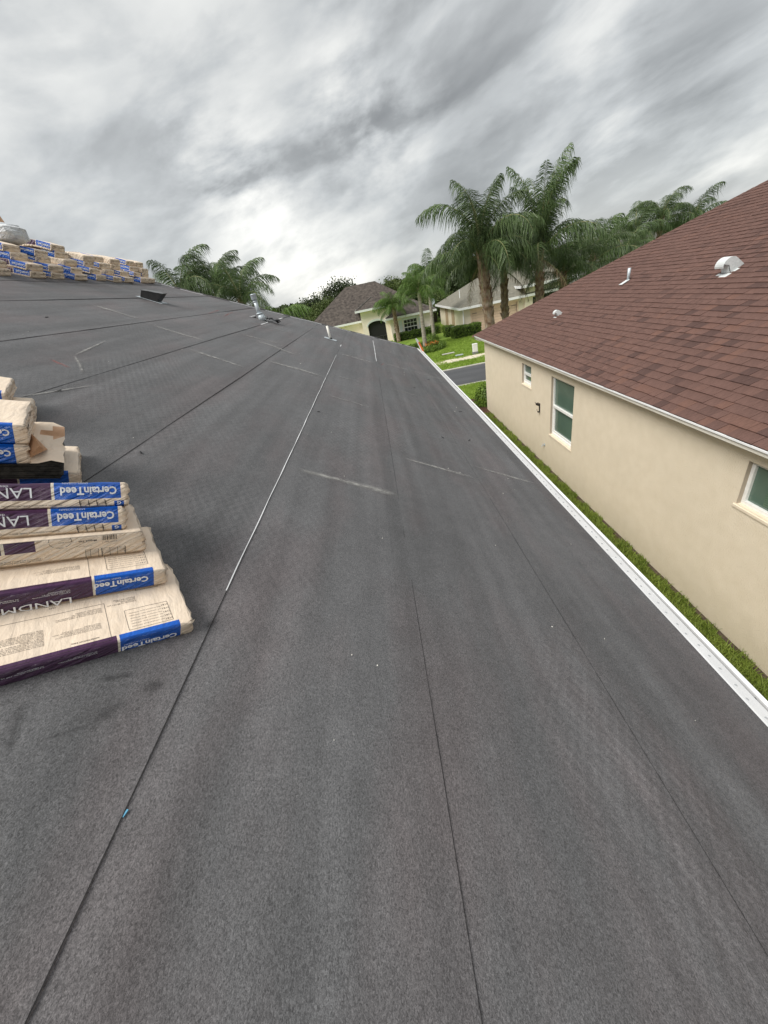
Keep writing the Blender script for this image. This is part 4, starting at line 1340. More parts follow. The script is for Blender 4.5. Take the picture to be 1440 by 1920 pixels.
# vents on the neighbour's roof
def hood_vent(x, y, s, label):
    r = bpy.data.objects.new('roof_vent', None); C.objects.link(r); r.parent = nh; r['label'] = label
    b = MB()
    # side profile in X(down-slope negative)-Z : curved gooseneck hood opening down the slope
    prof = []
    for i in range(11):
        a = math.pi * (i / 10) * .92
        prof.append((-.20 * math.cos(a) * .85 - .02, .20 + .15 * math.sin(a)))
    # prof goes from down-slope lip (x=-.19) over the top to the back
    top = prof
    w_ = .13
    vs = []
    for (x_, z_) in top: vs += [(x_, -w_, z_), (x_, w_, z_)]
    fs = [(2 * i, 2 * i + 2, 2 * i + 3, 2 * i + 1) for i in range(len(top) - 1)]
    b.add(vs, fs)
    back = top[-1]
    side = [(p_[0], p_[1]) for p_ in top[2:]] + [(.25, .03), (-.05, .0), (-.055, .20)]
    for sg in (-1, 1):
        P = [(x_, sg * w_, z_) for x_, z_ in side]
        b.add(P, [tuple(range(len(P)))])
    b.add([(back[0], -w_, back[1]), (back[0], w_, back[1]), (.25, w_, .03), (.25, -w_, .03)], [(0, 1, 2, 3)])
    b.add([(-.06, -w_ + .01, 0), (-.06, w_ - .01, 0), (-.06, w_ - .01, .22), (-.06, -w_ + .01, .22)], [(0, 1, 2, 3)])
    o = b.build('hood', M['paintgrey'], r)
    m = o.modifiers.new('s', 'SOLIDIFY'); m.thickness = .006
    b = MB(); b.box((0, 0, .012), (.44, .38, .005)); b.build('flange', M['paintgrey'], r)
    X = Vector((cosT2, 0, sinT2)); n_ = Vector((-sinT2, 0, cosT2))
    r.matrix_world = Matrix(((X.x * s, 0, n_.x * s, x), (0, s, 0, y), (X.z * s, 0, n_.z * s, nz_(x)), (0, 0, 0, 1)))
    return r


hood_vent(6.42, 7.80, .74, 'large pale curved exhaust hood high on the red roof')
hood_vent(4.98, 11.4, .44, 'small white exhaust hood low on the red roof')
r = bpy.data.objects.new('plumbing_pipe', None); C.objects.link(r); r.parent = nh; r['label'] = 'thin grey pipe between the two hood vents'
b = MB(); b.tube([(0, 0, -.02), (0, 0, .25)], .035, 12); b.build('pipe', M['galv'], r, smooth=True)
b = MB(); b.box((-.10, -.02, -.03), (.20, .12, .008), 0, Matrix.Rotation(-math.atan(T2), 3, 'Y')); b.build('pipe_flange', M['paintgrey'], r)
r.location = (6.30, 10.6, nz_(6.30) + .02)
# iron bracket and spigot on the wall
ir = bpy.data.objects.new('wall_bracket', None); C.objects.link(ir); ir.parent = nh; ir['label'] = 'black iron hose bracket between the two windows'
b = MB()
b.box((-.012, 0, .0), (.02, .03, .22)); b.tube([(-.01, 0, .10), (-.05, .01, .13), (-.10, .02, .12), (-.12, .02, .16)], [.008, .012, .01, .004], 6)
b.box((-.06, 0, .09), (.09, .012, .05), 0, Matrix.Rotation(.5, 3, 'Y')); b.tube([(-.01, 0, -.09), (-.06, 0, -.10), (-.08, 0, -.02)], .006, 6); b.box((-.03, 0, -.10), (.05, .05, .025))
b.build('iron_hook', M['iron'], ir)
ir.location = (XW, 9.52, 1.47)
b = MB(); b.tube([(0, 0, 0), (-.05, 0, 0), (-.07, 0, -.03)], .012, 8); b.box((-.045, 0, .03), (.012, .05, .008)); b.tube([(0, 0, 0), (-.004, 0, 0)], .04, 12)
o = b.build('spigot', M['galv'], nh); o.location = (XW - .001, 9.18, .60)

# ================================================================== GROUND
GS = -.62                                       # street level
def gz(x, y):
    t = min(1, max(0, (y - 15.0) / 6.0)); t = t * t * (3 - 2 * t)
    z = .06 + .03 * math.sin(x * .7) * (1 - t)
    return z * (1 - t) + (GS + .08) * t


b = MB()
xs_ = np.concatenate([[-400, -100, -40], np.linspace(-16, 20, 40), [40, 100, 400]])
ys_ = np.concatenate([[-60, -20], np.linspace(-6, 21.45, 50)])
vs = [(x, y, gz(x, y)) for y in ys_ for x in xs_]
nxx = len(xs_)
b.add(vs, [(j * nxx + i, j * nxx + i + 1, (j + 1) * nxx + i + 1, (j + 1) * nxx + i) for j in range(len(ys_) - 1) for i in range(nxx - 1)])
b.build('front_lawn_ground', [M['lawn']], kind='structure', label='green front lawn sloping from the houses to the street')
# side yard turf strip and bare soil against the wall
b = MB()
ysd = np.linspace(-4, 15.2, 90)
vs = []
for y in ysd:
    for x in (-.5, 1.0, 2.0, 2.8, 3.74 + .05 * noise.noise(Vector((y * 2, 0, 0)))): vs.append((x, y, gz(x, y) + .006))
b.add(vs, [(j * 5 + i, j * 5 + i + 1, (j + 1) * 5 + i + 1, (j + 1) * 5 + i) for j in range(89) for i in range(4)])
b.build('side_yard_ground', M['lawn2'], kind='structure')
b = MB(); vs = []
for y in ysd:
    for x in (3.74 + .03 * noise.noise(Vector((y * 2, 3, 0))) , 3.82): vs.append((x, y, gz(x, y) + .012))
b.add(vs, [(j * 2, j * 2 + 1, (j + 1) * 2 + 1, (j + 1) * 2) for j in range(89)])
b.build('soil_strip', M['soil'], kind='structure')
# mulch bed at the neighbour's front corner
b = MB(); vs = [(3.9, 14.9, 0)]
for k in range(25):
    a = 2 * math.pi * k / 24
    r_ = 1 + .12 * noise.noise(Vector((math.cos(a) * 2, math.sin(a) * 2, 0)))
    vs.append((3.75 + .85 * r_ * math.cos(a), 15.0 + 1.7 * r_ * math.sin(a), 0))
vs = [(x, y, gz(x, y) + .022) for x, y, z in vs]
b.add(vs, [(0, k, k + 1) for k in range(1, 25)])
b.build('mulch_bed_ground', M['mulch'], kind='structure')
# near curb, road, far curb
b = MB(); b.span((-400, 21.4, GS - .3), (400, 21.62, GS + .10)); b.build('near_curb', M['curb'], kind='structure', bevel=.02)
b = MB(); b.add([(-400, 21.6, GS), (400, 21.6, GS), (400, 26.4, GS), (-400, 26.4, GS)], [(0, 1, 2, 3)]); b.build('road', M['road'], kind='structure', label='dark asphalt residential street')
b = MB(); b.span((-400, 26.35, GS - .3), (400, 26.6, GS + .05)); b.build('far_curb', M['curb'], kind='structure', bevel=.02)
GF = -.62
def gf(x, y):
    return GF + .05 + .10 * min(1, max(0, (y - 27) / 6)) * .3
b = MB()
ysg = np.concatenate([np.linspace(26.58, 50, 20), [60, 80, 120, 300, 900]])
vs = [(x, y, gf(x, y)) for y in ysg for x in xs_]
b.add(vs, [(j * nxx + i, j * nxx + i + 1, (j + 1) * nxx + i + 1, (j + 1) * nxx + i) for j in range(len(ysg) - 1) for i in range(nxx - 1)])
b.build('far_lawn_ground', M['lawn'], kind='structure', label='bright green lawn across the street')
# sidewalk, half grown over: separate slabs
sw = MB(); sw.box((0, 0, 0), (1.46, 1.25, .08)); swm = sw.mesh('sidewalk_slab', M['walk'])
swo = bpy.data.objects.new('sidewalk', None); C.objects.link(swo); swo['kind'] = 'structure'; swo['label'] = 'pale concrete sidewalk half grown over by grass across the street'
for i in range(18):
    o = obj('paving_slab', swm, swo); o.location = (-6 + i * 1.5, 29.1, gf(0, 29) - .025 + random.uniform(-.004, .004))


def blades(name, mat, x0, x1, y0, y1, n, h, w_, zf, mask=None, **props):
    x = rng.uniform(x0, x1, n); y = rng.uniform(y0, y1, n)
    if mask is not None:
        k = mask(x, y); x = x[k]; y = y[k]; n = len(x)
    z = np.array([zf(a, c) for a, c in zip(x, y)])
    ang = rng.uniform(0, 2 * np.pi, n); hh = h * rng.uniform(.5, 1.3, n); ww = w_ * rng.uniform(.6, 1.3, n)
    lx = rng.normal(0, .55, n) * hh; ly = rng.normal(0, .55, n) * hh
    dx = np.cos(ang) * ww / 2; dy = np.sin(ang) * ww / 2
    V = np.empty((n, 3, 3))
    V[:, 0] = np.stack([x - dx, y - dy, z], 1); V[:, 1] = np.stack([x + dx, y + dy, z], 1); V[:, 2] = np.stack([x + lx, y + ly, z + hh], 1)
    me = bpy.data.meshes.new(name)
    me.vertices.add(n * 3); me.vertices.foreach_set('co', V.reshape(-1))
    me.loops.add(n * 3); me.loops.foreach_set('vertex_index', np.arange(n * 3))
    me.polygons.add(n); me.polygons.foreach_set('loop_start', np.arange(n) * 3); me.polygons.foreach_set('loop_total', np.full(n, 3))
    me.update(calc_edges=True); me.materials.append(mat)
    return obj(name, me, None, **props)


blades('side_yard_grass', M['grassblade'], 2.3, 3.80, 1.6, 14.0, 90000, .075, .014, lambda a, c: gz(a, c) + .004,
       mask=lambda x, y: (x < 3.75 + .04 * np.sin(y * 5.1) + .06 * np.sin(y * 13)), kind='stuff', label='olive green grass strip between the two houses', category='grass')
blades('front_lawn_grass', M['lawnblade'], 2.0, 5.5, 15.5, 21.5, 26000, .06, .02, lambda a, c: gz(a, c) + .004,
       mask=lambda x, y: ((x - 3.75) / .8) ** 2 + ((y - 15) / 1.6) ** 2 > 1, kind='stuff', label='bright lawn grass between the house fronts and the road', category='grass')
blades('far_lawn_grass', M['lawnblade'], 2.0, 12, 26.55, 40, 60000, .09, .045, lambda a, c: gf(a, c) - .005,
       mask=lambda x, y: (np.abs(y - 29.05 + .12 * np.sin(x * 2.3)) > .50 + .12 * np.sin(x * 4) - .3 * (x < 4.8)), kind='stuff', label='trimmed bright green lawn grass across the street', category='grass')

# ================================================================== foliage helpers
def leaf_quads(pts, nrm_bias, size, seed, aspect=.6):
    """pts: Nx3 -> mesh data of small folded leaves"""
    r = np.random.default_rng(seed); n = len(pts)
    a = r.normal(size=(n, 3)); a += np.asarray(nrm_bias); a /= np.linalg.norm(a, axis=1)[:, None]
    t = r.normal(size=(n, 3)); t -= a * (t * a).sum(1)[:, None]; t /= np.linalg.norm(t, axis=1)[:, None]
    s = np.cross(a, t); L_ = size * r.uniform(.6, 1.4, n)[:, None]; W_ = L_ * aspect
    V = np.empty((n, 4, 3)); V[:, 0] = pts - t * L_ / 2; V[:, 1] = pts + s * W_ / 2 + a * L_ * .08; V[:, 2] = pts + t * L_ / 2; V[:, 3] = pts - s * W_ / 2 + a * L_ * .08
    return V


def quads_mesh(name, V, mats, midx=None):
    n = len(V)
    me = bpy.data.meshes.new(name)
    me.vertices.add(n * 4); me.vertices.foreach_set('co', V.reshape(-1))
    me.loops.add(n * 4); me.loops.foreach_set('vertex_index', np.arange(n * 4))
    me.polygons.add(n); me.polygons.foreach_set('loop_start', np.arange(n) * 4); me.polygons.foreach_set('loop_total', np.full(n, 4))
    me.update(calc_edges=True)
    for m in (mats if isinstance(mats, list) else [mats]): me.materials.append(m)
    return me


def hedge(name, poly_c, size, h, n, seed, label, mat='hedge', lsize=.10, round_=False, cat='hedge', z0=GF):
    """box-clipped hedge: leaf shell over a dark inner box"""
    r = np.random.default_rng(seed)
    hx, hy = size[0] / 2, size[1] / 2
    P = []
    area = [2 * hx * 2 * hy, 2 * hx * h, 2 * hx * h, 2 * hy * h, 2 * hy * h]
    f = r.choice(5, n, p=np.array(area) / sum(area))
    u, v = r.uniform(-1, 1, n), r.uniform(-1, 1, n)
    P = np.zeros((n, 3)); nb = np.zeros((n, 3))
    for i in range(n):
        if f[i] == 0: P[i] = (u[i] * hx, v[i] * hy, h); nb[i] = (0, 0, .9)
        elif f[i] in (1, 2): sg = 1 if f[i] == 1 else -1; P[i] = (u[i] * hx, sg * hy, (v[i] + 1) / 2 * h); nb[i] = (0, sg * .9, 0)
        else: sg = 1 if f[i] == 3 else -1; P[i] = (sg * hx, u[i] * hy, (v[i] + 1) / 2 * h); nb[i] = (sg * .9, 0, 0)
    bul = np.array([noise.noise(Vector((p[0] * 2, p[1] * 2, p[2] * 2 + seed))) for p in P])
    P += nb * (bul[:, None] * .12) + r.normal(0, .03, (n, 3))
    P[:, 2] = np.maximum(P[:, 2], .03)
    e = empty(name, label, cat, None, (poly_c[0], poly_c[1], z0))
    obj('foliage', quads_mesh('foliage', leaf_quads(P, nb, lsize, seed, .65), M[mat]), e)
    b_ = MB(); b_.box((0, 0, h / 2 - .05), (size[0] - .14, size[1] - .14, h - .12)); b_.build('inner_core', flat('dark_core', (.012, .018, .006), .9), e, bevel=.05)  # near-black green box filling the inside of the hedge
    return e


def shrub(name, c, rad, hgt, n, seed, label, mat='hedge', lsize=.1, cat='shrub'):
    r = np.random.default_rng(seed)
    d_ = r.normal(size=(n, 3)); d_ /= np.linalg.norm(d_, axis=1)[:, None]; d_[:, 2] = np.abs(d_[:, 2])
    rr = r.uniform(.6, 1.0, n) * (1 + .25 * np.array([noise.noise(Vector(q * 2.2) + Vector((seed, 0, 0))) for q in d_]))
    P = d_ * rr[:, None] * np.array([rad, rad, hgt])
    e = empty(name, label, cat, None, c)
    obj('foliage', quads_mesh('foliage', leaf_quads(P, d_ * .6, lsize, seed, .55), M[mat]), e)
    b_ = MB()
    for k in range(6):
        a = k * 1.05
        b_.tube([(0, 0, 0), (math.cos(a) * rad * .5, math.sin(a) * rad * .5, hgt * .7)], [.02, .006], 5)
    b_.build('stem', M['bark'], e)
    return e


# ------------------------------------------------------------------ palms
def frond_mesh(L_, elev, droop, n, seed, leaf=.55, hang=.75, mat='palmleaf', lw=.035):
    """one feather frond in the XZ plane, growing towards +X; gravity along -Z"""
    r = random.Random(seed)
    b_ = MB()
    pts_ = [Vector((0, 0, 0))]; a = elev; ds = L_ / 16
    side = r.uniform(-.3, .3)
    for i in range(16):
        t = i / 16
        a = elev - droop * (t ** 1.4)
        pts_.append(pts_[-1] + Vector((math.cos(a), side * t * .5, math.sin(a))) * ds)
    b_.tube(pts_, [.030 * (1 - i / 17.5) for i in range(17)], 5, 1)
    for i in range(n):
        t = .10 + .90 * (i / (n - 1))
        f_ = t * 16; k = min(15, int(f_)); p = pts_[k].lerp(pts_[k + 1], f_ - k)
        tg = (pts_[k + 1] - pts_[k]).normalized()
        sd = tg.cross(Vector((0, 0, 1))).normalized(); up = sd.cross(tg)
        ll = leaf * (math.sin(math.pi * min(1, t * .88 + .10)) ** .55) * r.uniform(.8, 1.15)
        for sg in (-1, 1):
            lift_ = r.uniform(-.5, .55)
            d0 = (sd * sg * 1.0 + tg * (.55 + .5 * t) + up * lift_).normalized()
            q0 = p
            d1 = (d0 * (1 - hang * .55) + Vector((0, 0, -1)) * hang * .55).normalized()
            d2 = (d0 * (1 - hang) * .7 + Vector((0, 0, -1)) * hang + tg * .15).normalized()
            wind = Vector((0, 0, 0)) + Vector((r.uniform(-.30, .30), r.uniform(-.30, .30), 0))
            q1 = q0 + d0 * ll * .20; q2 = q1 + (d1 + wind * .5) * ll * .36; q3 = q2 + (d2 + wind) * ll * .50
            ww = lw * r.uniform(.7, 1.2)
            wv = tg * ww / 2
            wv = wv + Vector((r.uniform(-.3, .3), r.uniform(-.3, .3), r.uniform(-.3, .3))) * ww / 2
            b_.add([q0 - wv * .5, q0 + wv * .5, q1 + wv, q1 - wv, q2 + wv * .85, q2 - wv * .85, q3], [(0, 1, 2, 3), (3, 2, 4, 5), (5, 4, 6)], 0)
    return b_.mesh('frond', [M[mat], M['rachis']])


CL = {}
# elevation classes in degrees -> a few frond variants each
for mi, mt in enumerate(('palmleaf', 'palmleaf2')):
    for el, dr, hg in ((88, 55, .88), (78, 105, .82), (58, 125, .86), (35, 115, .88), (12, 90, .92), (-15, 60, .95)):
        CL[(mt, el)] = [frond_mesh(3.0, RAD(el), RAD(dr) * q, 84, 100 * mi + el + j * 7, 1.0, hg, mt, .027) for j, q in ((0, .85), (1, 1.1))]


M['deadleaf'] = leaf_mat('dead_palm_leaf', (.12, .075, .04), (.28, .20, .12), .7, .1)
DEAD = frond_mesh(2.4, RAD(-35), RAD(45), 40, 991, .55, .95, 'deadleaf', .022)


def palm(c, base_z, L_, n, seed, label, trunk_r=.17, mat='palmleaf', boots=True, lean=(0, 0), upright=.0, group='queen palms', vert=0):
    """c: crown centre; trunk runs from base to crown"""
    r = random.Random(seed)
    H_ = c[2] - base_z
    bx, by = c[0] - lean[0] * H_, c[1] - lean[1] * H_
    e = empty('palm_tree', label, 'palm tree', group, (bx, by, base_z))
    b_ = MB()
    N_ = 14
    path = [(lean[0] * H_ * (i / N_) ** 1.2, lean[1] * H_ * (i / N_) ** 1.2, H_ * i / N_) for i in range(N_ + 1)]
    b_.tube(path, [trunk_r * (1.25 - .45 * (i / N_) + .04 * (i % 2)) for i in range(N_ + 1)], 12)
    b_.build('trunk', M['trunkgrey'] if not boots else M['trunkboot'], e, smooth=True)
    if boots:
        b_ = MB()
        for i in range(90):
            t = 1 - (i / 90) * min(1, 2.6 / max(H_, .1)); a = i * 2.4 + r.uniform(-.2, .2)
            zc = H_ * t; cx, cy = lean[0] * H_ * t ** 1.2, lean[1] * H_ * t ** 1.2
            rr = trunk_r * (1.25 - .45 * t) * .95
            ln = r.uniform(.18, .42); ww = r.uniform(.05, .10)
            o_ = Vector((math.cos(a), math.sin(a), 0)); s_ = Vector((-math.sin(a), math.cos(a), 0)); p0 = Vector((cx, cy, zc)) + o_ * rr
            p1 = p0 + o_ * r.uniform(.04, .12) + Vector((0, 0, ln))
            b_.add([p0 - s_ * ww, p0 + s_ * ww, p1 + s_ * ww * .45, p1 - s_ * ww * .45, p0 - o_ * .03 + Vector((0, 0, ln * .8))], [(0, 1, 2, 3), (1, 4, 2), (4, 0, 3), (2, 4, 3)])
        b_.build('trunk_boots', M['trunkboot'], e)
    cl = Vector((lean[0] * H_, lean[1] * H_, H_ - .05))
    for i in range(n):
        q = (i + .5) / n
        el = 88 if q < vert else 78 if q < .22 + upright + vert * .5 else 58 if q < .52 + upright else 35 if q < .80 + upright * .5 else 12
        me = r.choice(CL[(mat, el)])
        o = obj('frond', me, e)
        k = L_ / 3.0 * r.uniform(.80, 1.15) * (.80 if el < 20 else 1)
        o.scale = (k, k, k)
        o.location = cl + Vector((0, 0, (.5 - q) * .35))
        o.rotation_euler = (r.uniform(-.12, .12), r.uniform(-.12, .12), i * 2.399 + r.uniform(-.35, .35))
    if boots and H_ > 4.5:
        for i in range(2):
            o = obj('frond', DEAD, e, label='brown dead frond'); k = L_ / 3.4
            o.scale = (k, k, k); o.location = cl - Vector((0, 0, .3)); o.rotation_euler = (0, 0, seed * 1.9 + i * 2.6)
    return e


palm((5.25, 20.0, 5.3), GS, 3.15, 26, 1, 'big queen palm with shaggy brown trunk base behind the low corner of the red roof', .22, upright=.02, lean=(-.085, 0), vert=.12)
palm((6.75, 21.6, 4.8), GS, 2.9, 22, 2, 'queen palm with thinner trunk just right of the shaggy trunked palm', .14)
palm((8.05, 20.5, 5.0), GS, 3.15, 22, 3, 'tallest queen palm with one upright frond reaching highest against the clouds', .15, upright=.1, vert=.42)
palm((9.9, 22.2, 3.7), GS, 2.5, 15, 4, 'shorter queen palm right of the tallest one, close to the red roof edge', .14)
palm((12.5, 24.5, 4.0), GS, 2.9, 16, 5, 'queen palm arching over the middle of the red roof edge', .14)
palm((15.6, 27.0, 3.7), GS, 2.3, 14, 6, 'queen palm left of the group seen over the upper red roof', .14)
palm((18.0, 30.0, 4.6), GS, 2.5, 14, 7, 'leftmost palm of the distant trio above the red roof edge', .14, upright=.05)
palm((20.2, 31.0, 5.2), GS, 2.6, 14, 8, 'middle and tallest palm of the distant trio above the red roof edge', .14, upright=.06)
palm((21.9, 30.5, 4.7), GS, 2.4, 14, 9, 'rightmost palm of the distant trio above the red roof edge', .14, upright=.03)
palm((-8.3, 20.6, 5.7), GS, 2.9, 18, 10, 'leftmost queen palm beyond the ridge beside the stacked bundles', .15)
palm((-7.1, 22.0, 6.0), GS, 2.8, 16, 11, 'middle queen palm beyond the ridge with an upright central frond', .14, upright=.08)
palm((-5.6, 20.2, 5.3), GS, 2.7, 16, 12, 'queen palm arching over the hip just left of the galvanised flue', .14, upright=.02)
palm((-4.5, 19.5, 3.3), GS, 2.5, 14, 13, 'low bright palm whose fronds peep over the hip right of the flue', .12, 'palmleaf2')
palm((2.62, 45.9, 2.9), GF, 2.6, 20, 14, 'short queen palm in front of the arched entry across the street', .18, 'palmleaf2', lean=(-.02, 0))
palm((4.50, 37.7, 4.0), GF, 2.7, 20, 15, 'queen palm standing in the ringed flower bed across the street', .16, 'palmleaf2', boots=False)
palm((6.05, 42.4, 4.7), GF, 2.9, 20, 16, 'slender pale trunked queen palm at the corner of the yellow house', .15, 'palmleaf2', boots=False)

# ================================================================== LEFT FAR HOUSE (yellow)
def hip_roof(x0, x1, y0, y1, ze, slope, th=.16):
    """hip roof over a rectangle, returns a solid mesh builder"""
    b_ = MB(); dx, dy = x1 - x0, y1 - y0; hw = min(dx, dy) / 2; zr = ze + slope * hw
    if dx >= dy: r0, r1 = (x0 + hw, (y0 + y1) / 2, zr), (x1 - hw, (y0 + y1) / 2, zr)
    else: r0, r1 = ((x0 + x1) / 2, y0 + hw, zr), ((x0 + x1) / 2, y1 - hw, zr)
    v = [(x0, y0, ze), (x1, y0, ze), (x1, y1, ze), (x0, y1, ze), r0, r1]
    if dx >= dy: f = [(0, 1, 5, 4), (1, 2, 5), (2, 3, 4, 5), (3, 0, 4)]
    else: f = [(0, 1, 4), (1, 2, 5, 4), (2, 3, 5), (3, 0, 4, 5)]
    f.append((3, 2, 1, 0))
    b_.add(v, f)
    return b_


def eave_band(x0, x1, y0, y1, ze, h=.16, mat='white', parent=None):
    b_ = MB(); t = .04
    b_.span((x0 - t, y0 - t, ze - h), (x1 + t, y0, ze + .01)); b_.span((x0 - t, y1, ze - h), (x1 + t, y1 + t, ze + .01))
    b_.span((x0 - t, y0, ze - h), (x0, y1, ze + .01)); b_.span((x1, y0, ze - h), (x1 + t, y1, ze + .01))
    b_.span((x0 + .01, y0 + .01, ze - h), (x1 - .01, y1 - .01, ze - h + .03))
    return b_.build('fascia', M[mat], parent)


def ridge_caps(parent, mat, segs):
    b_ = MB()
    for a, c in segs: b_.tube([a, c], .05, 6)
    b_.build('ridge_cap', mat, parent)


lh = empty('neighbor_house', 'yellow stucco house across the street with dark brown roof and arched entry', 'house')
# right bump-out with window
b = MB()
wx0, wx1, wz0, wz1 = 3.55, 5.12, -.20, 1.42
XA, XB_ = 2.15, 6.80
Y0 = 47.4
b.span((XA, Y0, -.8), (wx0, Y0 + .25, 1.85)); b.span((wx1, Y0, -.8), (XB_, Y0 + .25, 1.85))
b.span((wx0, Y0, -.8), (wx1, Y0 + .25, wz0)); b.span((wx0, Y0, wz1), (wx1, Y0 + .25, 1.85))
b.span((XB_ - .25, Y0 + .25, -.8), (XB_, 60, 1.85)); b.span((XA, Y0 + .25, -.8), (XA + .25, 49.2, 1.85))
# entry portico, taller, arched opening x -.35..1.6
P0, P1 = -1.0, 2.15
YP = 48.6
ax0, ax1 = -.38, 1.62; spr, ris = 1.35, .45
b.span((P0, YP, -.8), (ax0, YP + .35, 3.0)); b.span((ax1, YP, -.8), (P1, YP + .35, 3.0))
na = 12
for i in range(na):
    xa = ax0 + (ax1 - ax0) * i / na; xb = ax0 + (ax1 - ax0) * (i + 1) / na; xm = (xa + xb) / 2
    za = spr + ris * math.sqrt(max(0, 1 - ((xm - (ax0 + ax1) / 2) / ((ax1 - ax0) / 2)) ** 2))
    b.span((xa, YP, za), (xb, YP + .35, 3.0))
b.span((P0, YP + .35, -.8), (P0 + .25, 52, 3.0)); b.span((P1 - .25, YP + .35, 1.85), (P1, 52, 3.0))
# left wing and rear mass
b.span((-7.5, 51.9, -.8), (P0, 52.1, 1.9)); b.span((-7.5, 52.1, -.8), (-7.3, 64, 1.9))
b.build('wall', M['stucco2'], lh)
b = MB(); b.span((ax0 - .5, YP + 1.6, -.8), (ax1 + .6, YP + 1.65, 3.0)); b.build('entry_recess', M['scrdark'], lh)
b = MB(); b.span((ax0 - .0, YP + .20, -.8), (ax1, YP + .22, 1.9)); b.build('entry_screen', M['scrdark'], lh)
b = MB()
for a_, c_ in (((ax0, .10), (ax1, .17)), ((.25, -.8), (.33, .17)), ((1.15, -.8), (1.22, .17)), ((.33, -.05), (1.15, 0)), ((.33, -.7), (1.15, -.66))):
    b.span((a_[0], YP + .14, a_[1]), (c_[0], YP + .18, c_[1]))
b.build('screen_frame', M['frame'], lh)
b = MB()
for i in range(na):
    a0 = math.pi * i / na; a1 = math.pi * (i + 1) / na
    cx = (ax0 + ax1) / 2; rx = (ax1 - ax0) / 2
    P = [(cx - rx * math.cos(q) * k, YP - .06, spr + (ris * math.sin(q)) * (k if k == 1 else 1.45)) for q, k in ((a0, 1), (a1, 1), (a1, 1.12), (a0, 1.12))]
    b.prism(P, (0, 0, 0), (0, .05, 0))
b.build('arch_trim', M['shutter'], lh)
wo = bpy.data.objects.new('window', None); C.objects.link(wo); wo.parent = lh
wo['label'] = 'white double window with sixteen dark panes'
b = MB(); yw = Y0 + .05
for a_, c_ in (((wx0, wz0), (wx1, wz0 + .07)), ((wx0, wz1 - .07), (wx1, wz1)), ((wx0, wz0 + .07), (wx0 + .07, wz1 - .07)), ((wx1 - .07, wz0 + .07), (wx1, wz1 - .07)), ((wx0 + .07, (wz0 + wz1) / 2 - .04), (wx1 - .07, (wz0 + wz1) / 2 + .04))):
    b.span((a_[0], yw - .1, a_[1]), (c_[0], yw + .05, c_[1]))
b.build('frame', M['vinyl'], wo)
b = MB()
for k in range(1, 4):
    x_ = wx0 + .07 + (wx1 - wx0 - .14) * k / 4
    b.span((x_ - .016, yw - .02, wz0 + .07), (x_ + .016, yw + .02, wz1 - .07))
for zq in (.25, .75):
    z_ = wz0 + (wz1 - wz0) * zq; b.span((wx0 + .07, yw - .015, z_ - .016), (wx1 - .07, yw + .025, z_ + .016))
b.build('muntin', M['vinyl'], wo)
pw = (wx1 - wx0 - .14) / 4; ph = (wz1 - wz0 - .14) / 4
pm_ = MB(); pm_.box((0, 0, 0), (pw - .03, .01, ph - .03)); pme = pm_.mesh('pane', M['glassd'])
for i in range(4):
    for j in range(4):
        o = obj('pane', pme, wo); o.location = (wx0 + .07 + pw * (i + .5), yw + .035, wz0 + .07 + ph * (j + .5))
b = MB()
b.span((wx0 - .16, Y0 - .06, wz1), (wx1 + .16, Y0 - .005, wz1 + .14)); b.span((wx0 - .10, Y0 - .09, wz0 - .10), (wx1 + .10, Y0 - .005, wz0))
b.build('window_trim', M['shutter'], lh)
for xx in (wx0 - .50, wx1 + .12):
    b = MB()
    b.span((xx, Y0 - .04, wz0), (xx + .38, Y0 - .01, wz1))
    for q in range(4): b.span((xx + .012 + q * .092, Y0 - .065, wz0 + .02), (xx + .09 + q * .092, Y0 - .04, wz1 - .02))
    b.span((xx + .02, Y0 - .085, wz0 + .22), (xx + .36, Y0 - .065, wz0 + .32)); b.span((xx + .02, Y0 - .085, wz1 - .32), (xx + .36, Y0 - .065, wz1 - .22))
    b.build('shutter', M['shutter'], lh)
# roofs
b = hip_roof(1.70, 7.25, 47.0, 56.0, 1.86, .5); b.build('roof', M['roofL'], lh); eave_band(1.70, 7.25, 47.0, 56.0, 1.86, .2, 'white', lh)
b = hip_roof(-1.5, 2.6, 48.15, 56.0, 3.15, .5); b.build('roof', M['roofL'], lh); eave_band(-1.5, 2.6, 48.15, 56.0, 3.15, .2, 'white', lh)
b = hip_roof(-8.2, 7.2, 51.4, 63.0, 1.96, .66); b.build('roof', M['roofL'], lh); eave_band(-8.2, -1.05, 51.4, 63, 1.96, .2, 'white', lh)
ridge_caps(lh, M['roofD'], [((1.70, 47.0, 1.88), (4.475, 49.775, 3.27)), ((7.25, 47.0, 1.88), (4.475, 49.775, 3.27)), ((-1.5, 48.15, 3.17), (.55, 50.2, 4.2))])
b = MB(); b.tube([(0, 0, 0), (0, 0, .9)], .05, 8); o = b.build('vent_pipe', M['whitep'], lh); o.location = (-5.8, 57.5, 5.0)

# ================================================================== RIGHT FAR HOUSE (garage)
rh = empty('neighbor_house', 'cream stucco house with a wide peach garage door across the street', 'house')
GX0, GX1, GY = 9.05, 14.85, 41.9
b = MB(); gz0, gz1 = -.62, 1.36; gx0, gx1 = 9.85, 14.30
b.span((GX0, GY, -.8), (gx0, GY + .25, 1.75)); b.span((gx1, GY, -.8), (GX1 + .4, GY + .25, 1.75)); b.span((gx0, GY, gz1), (gx1, GY + .25, 1.75))
b.span((GX0, GY + .25, -.8), (GX0 + .25, 55.6, 1.75))
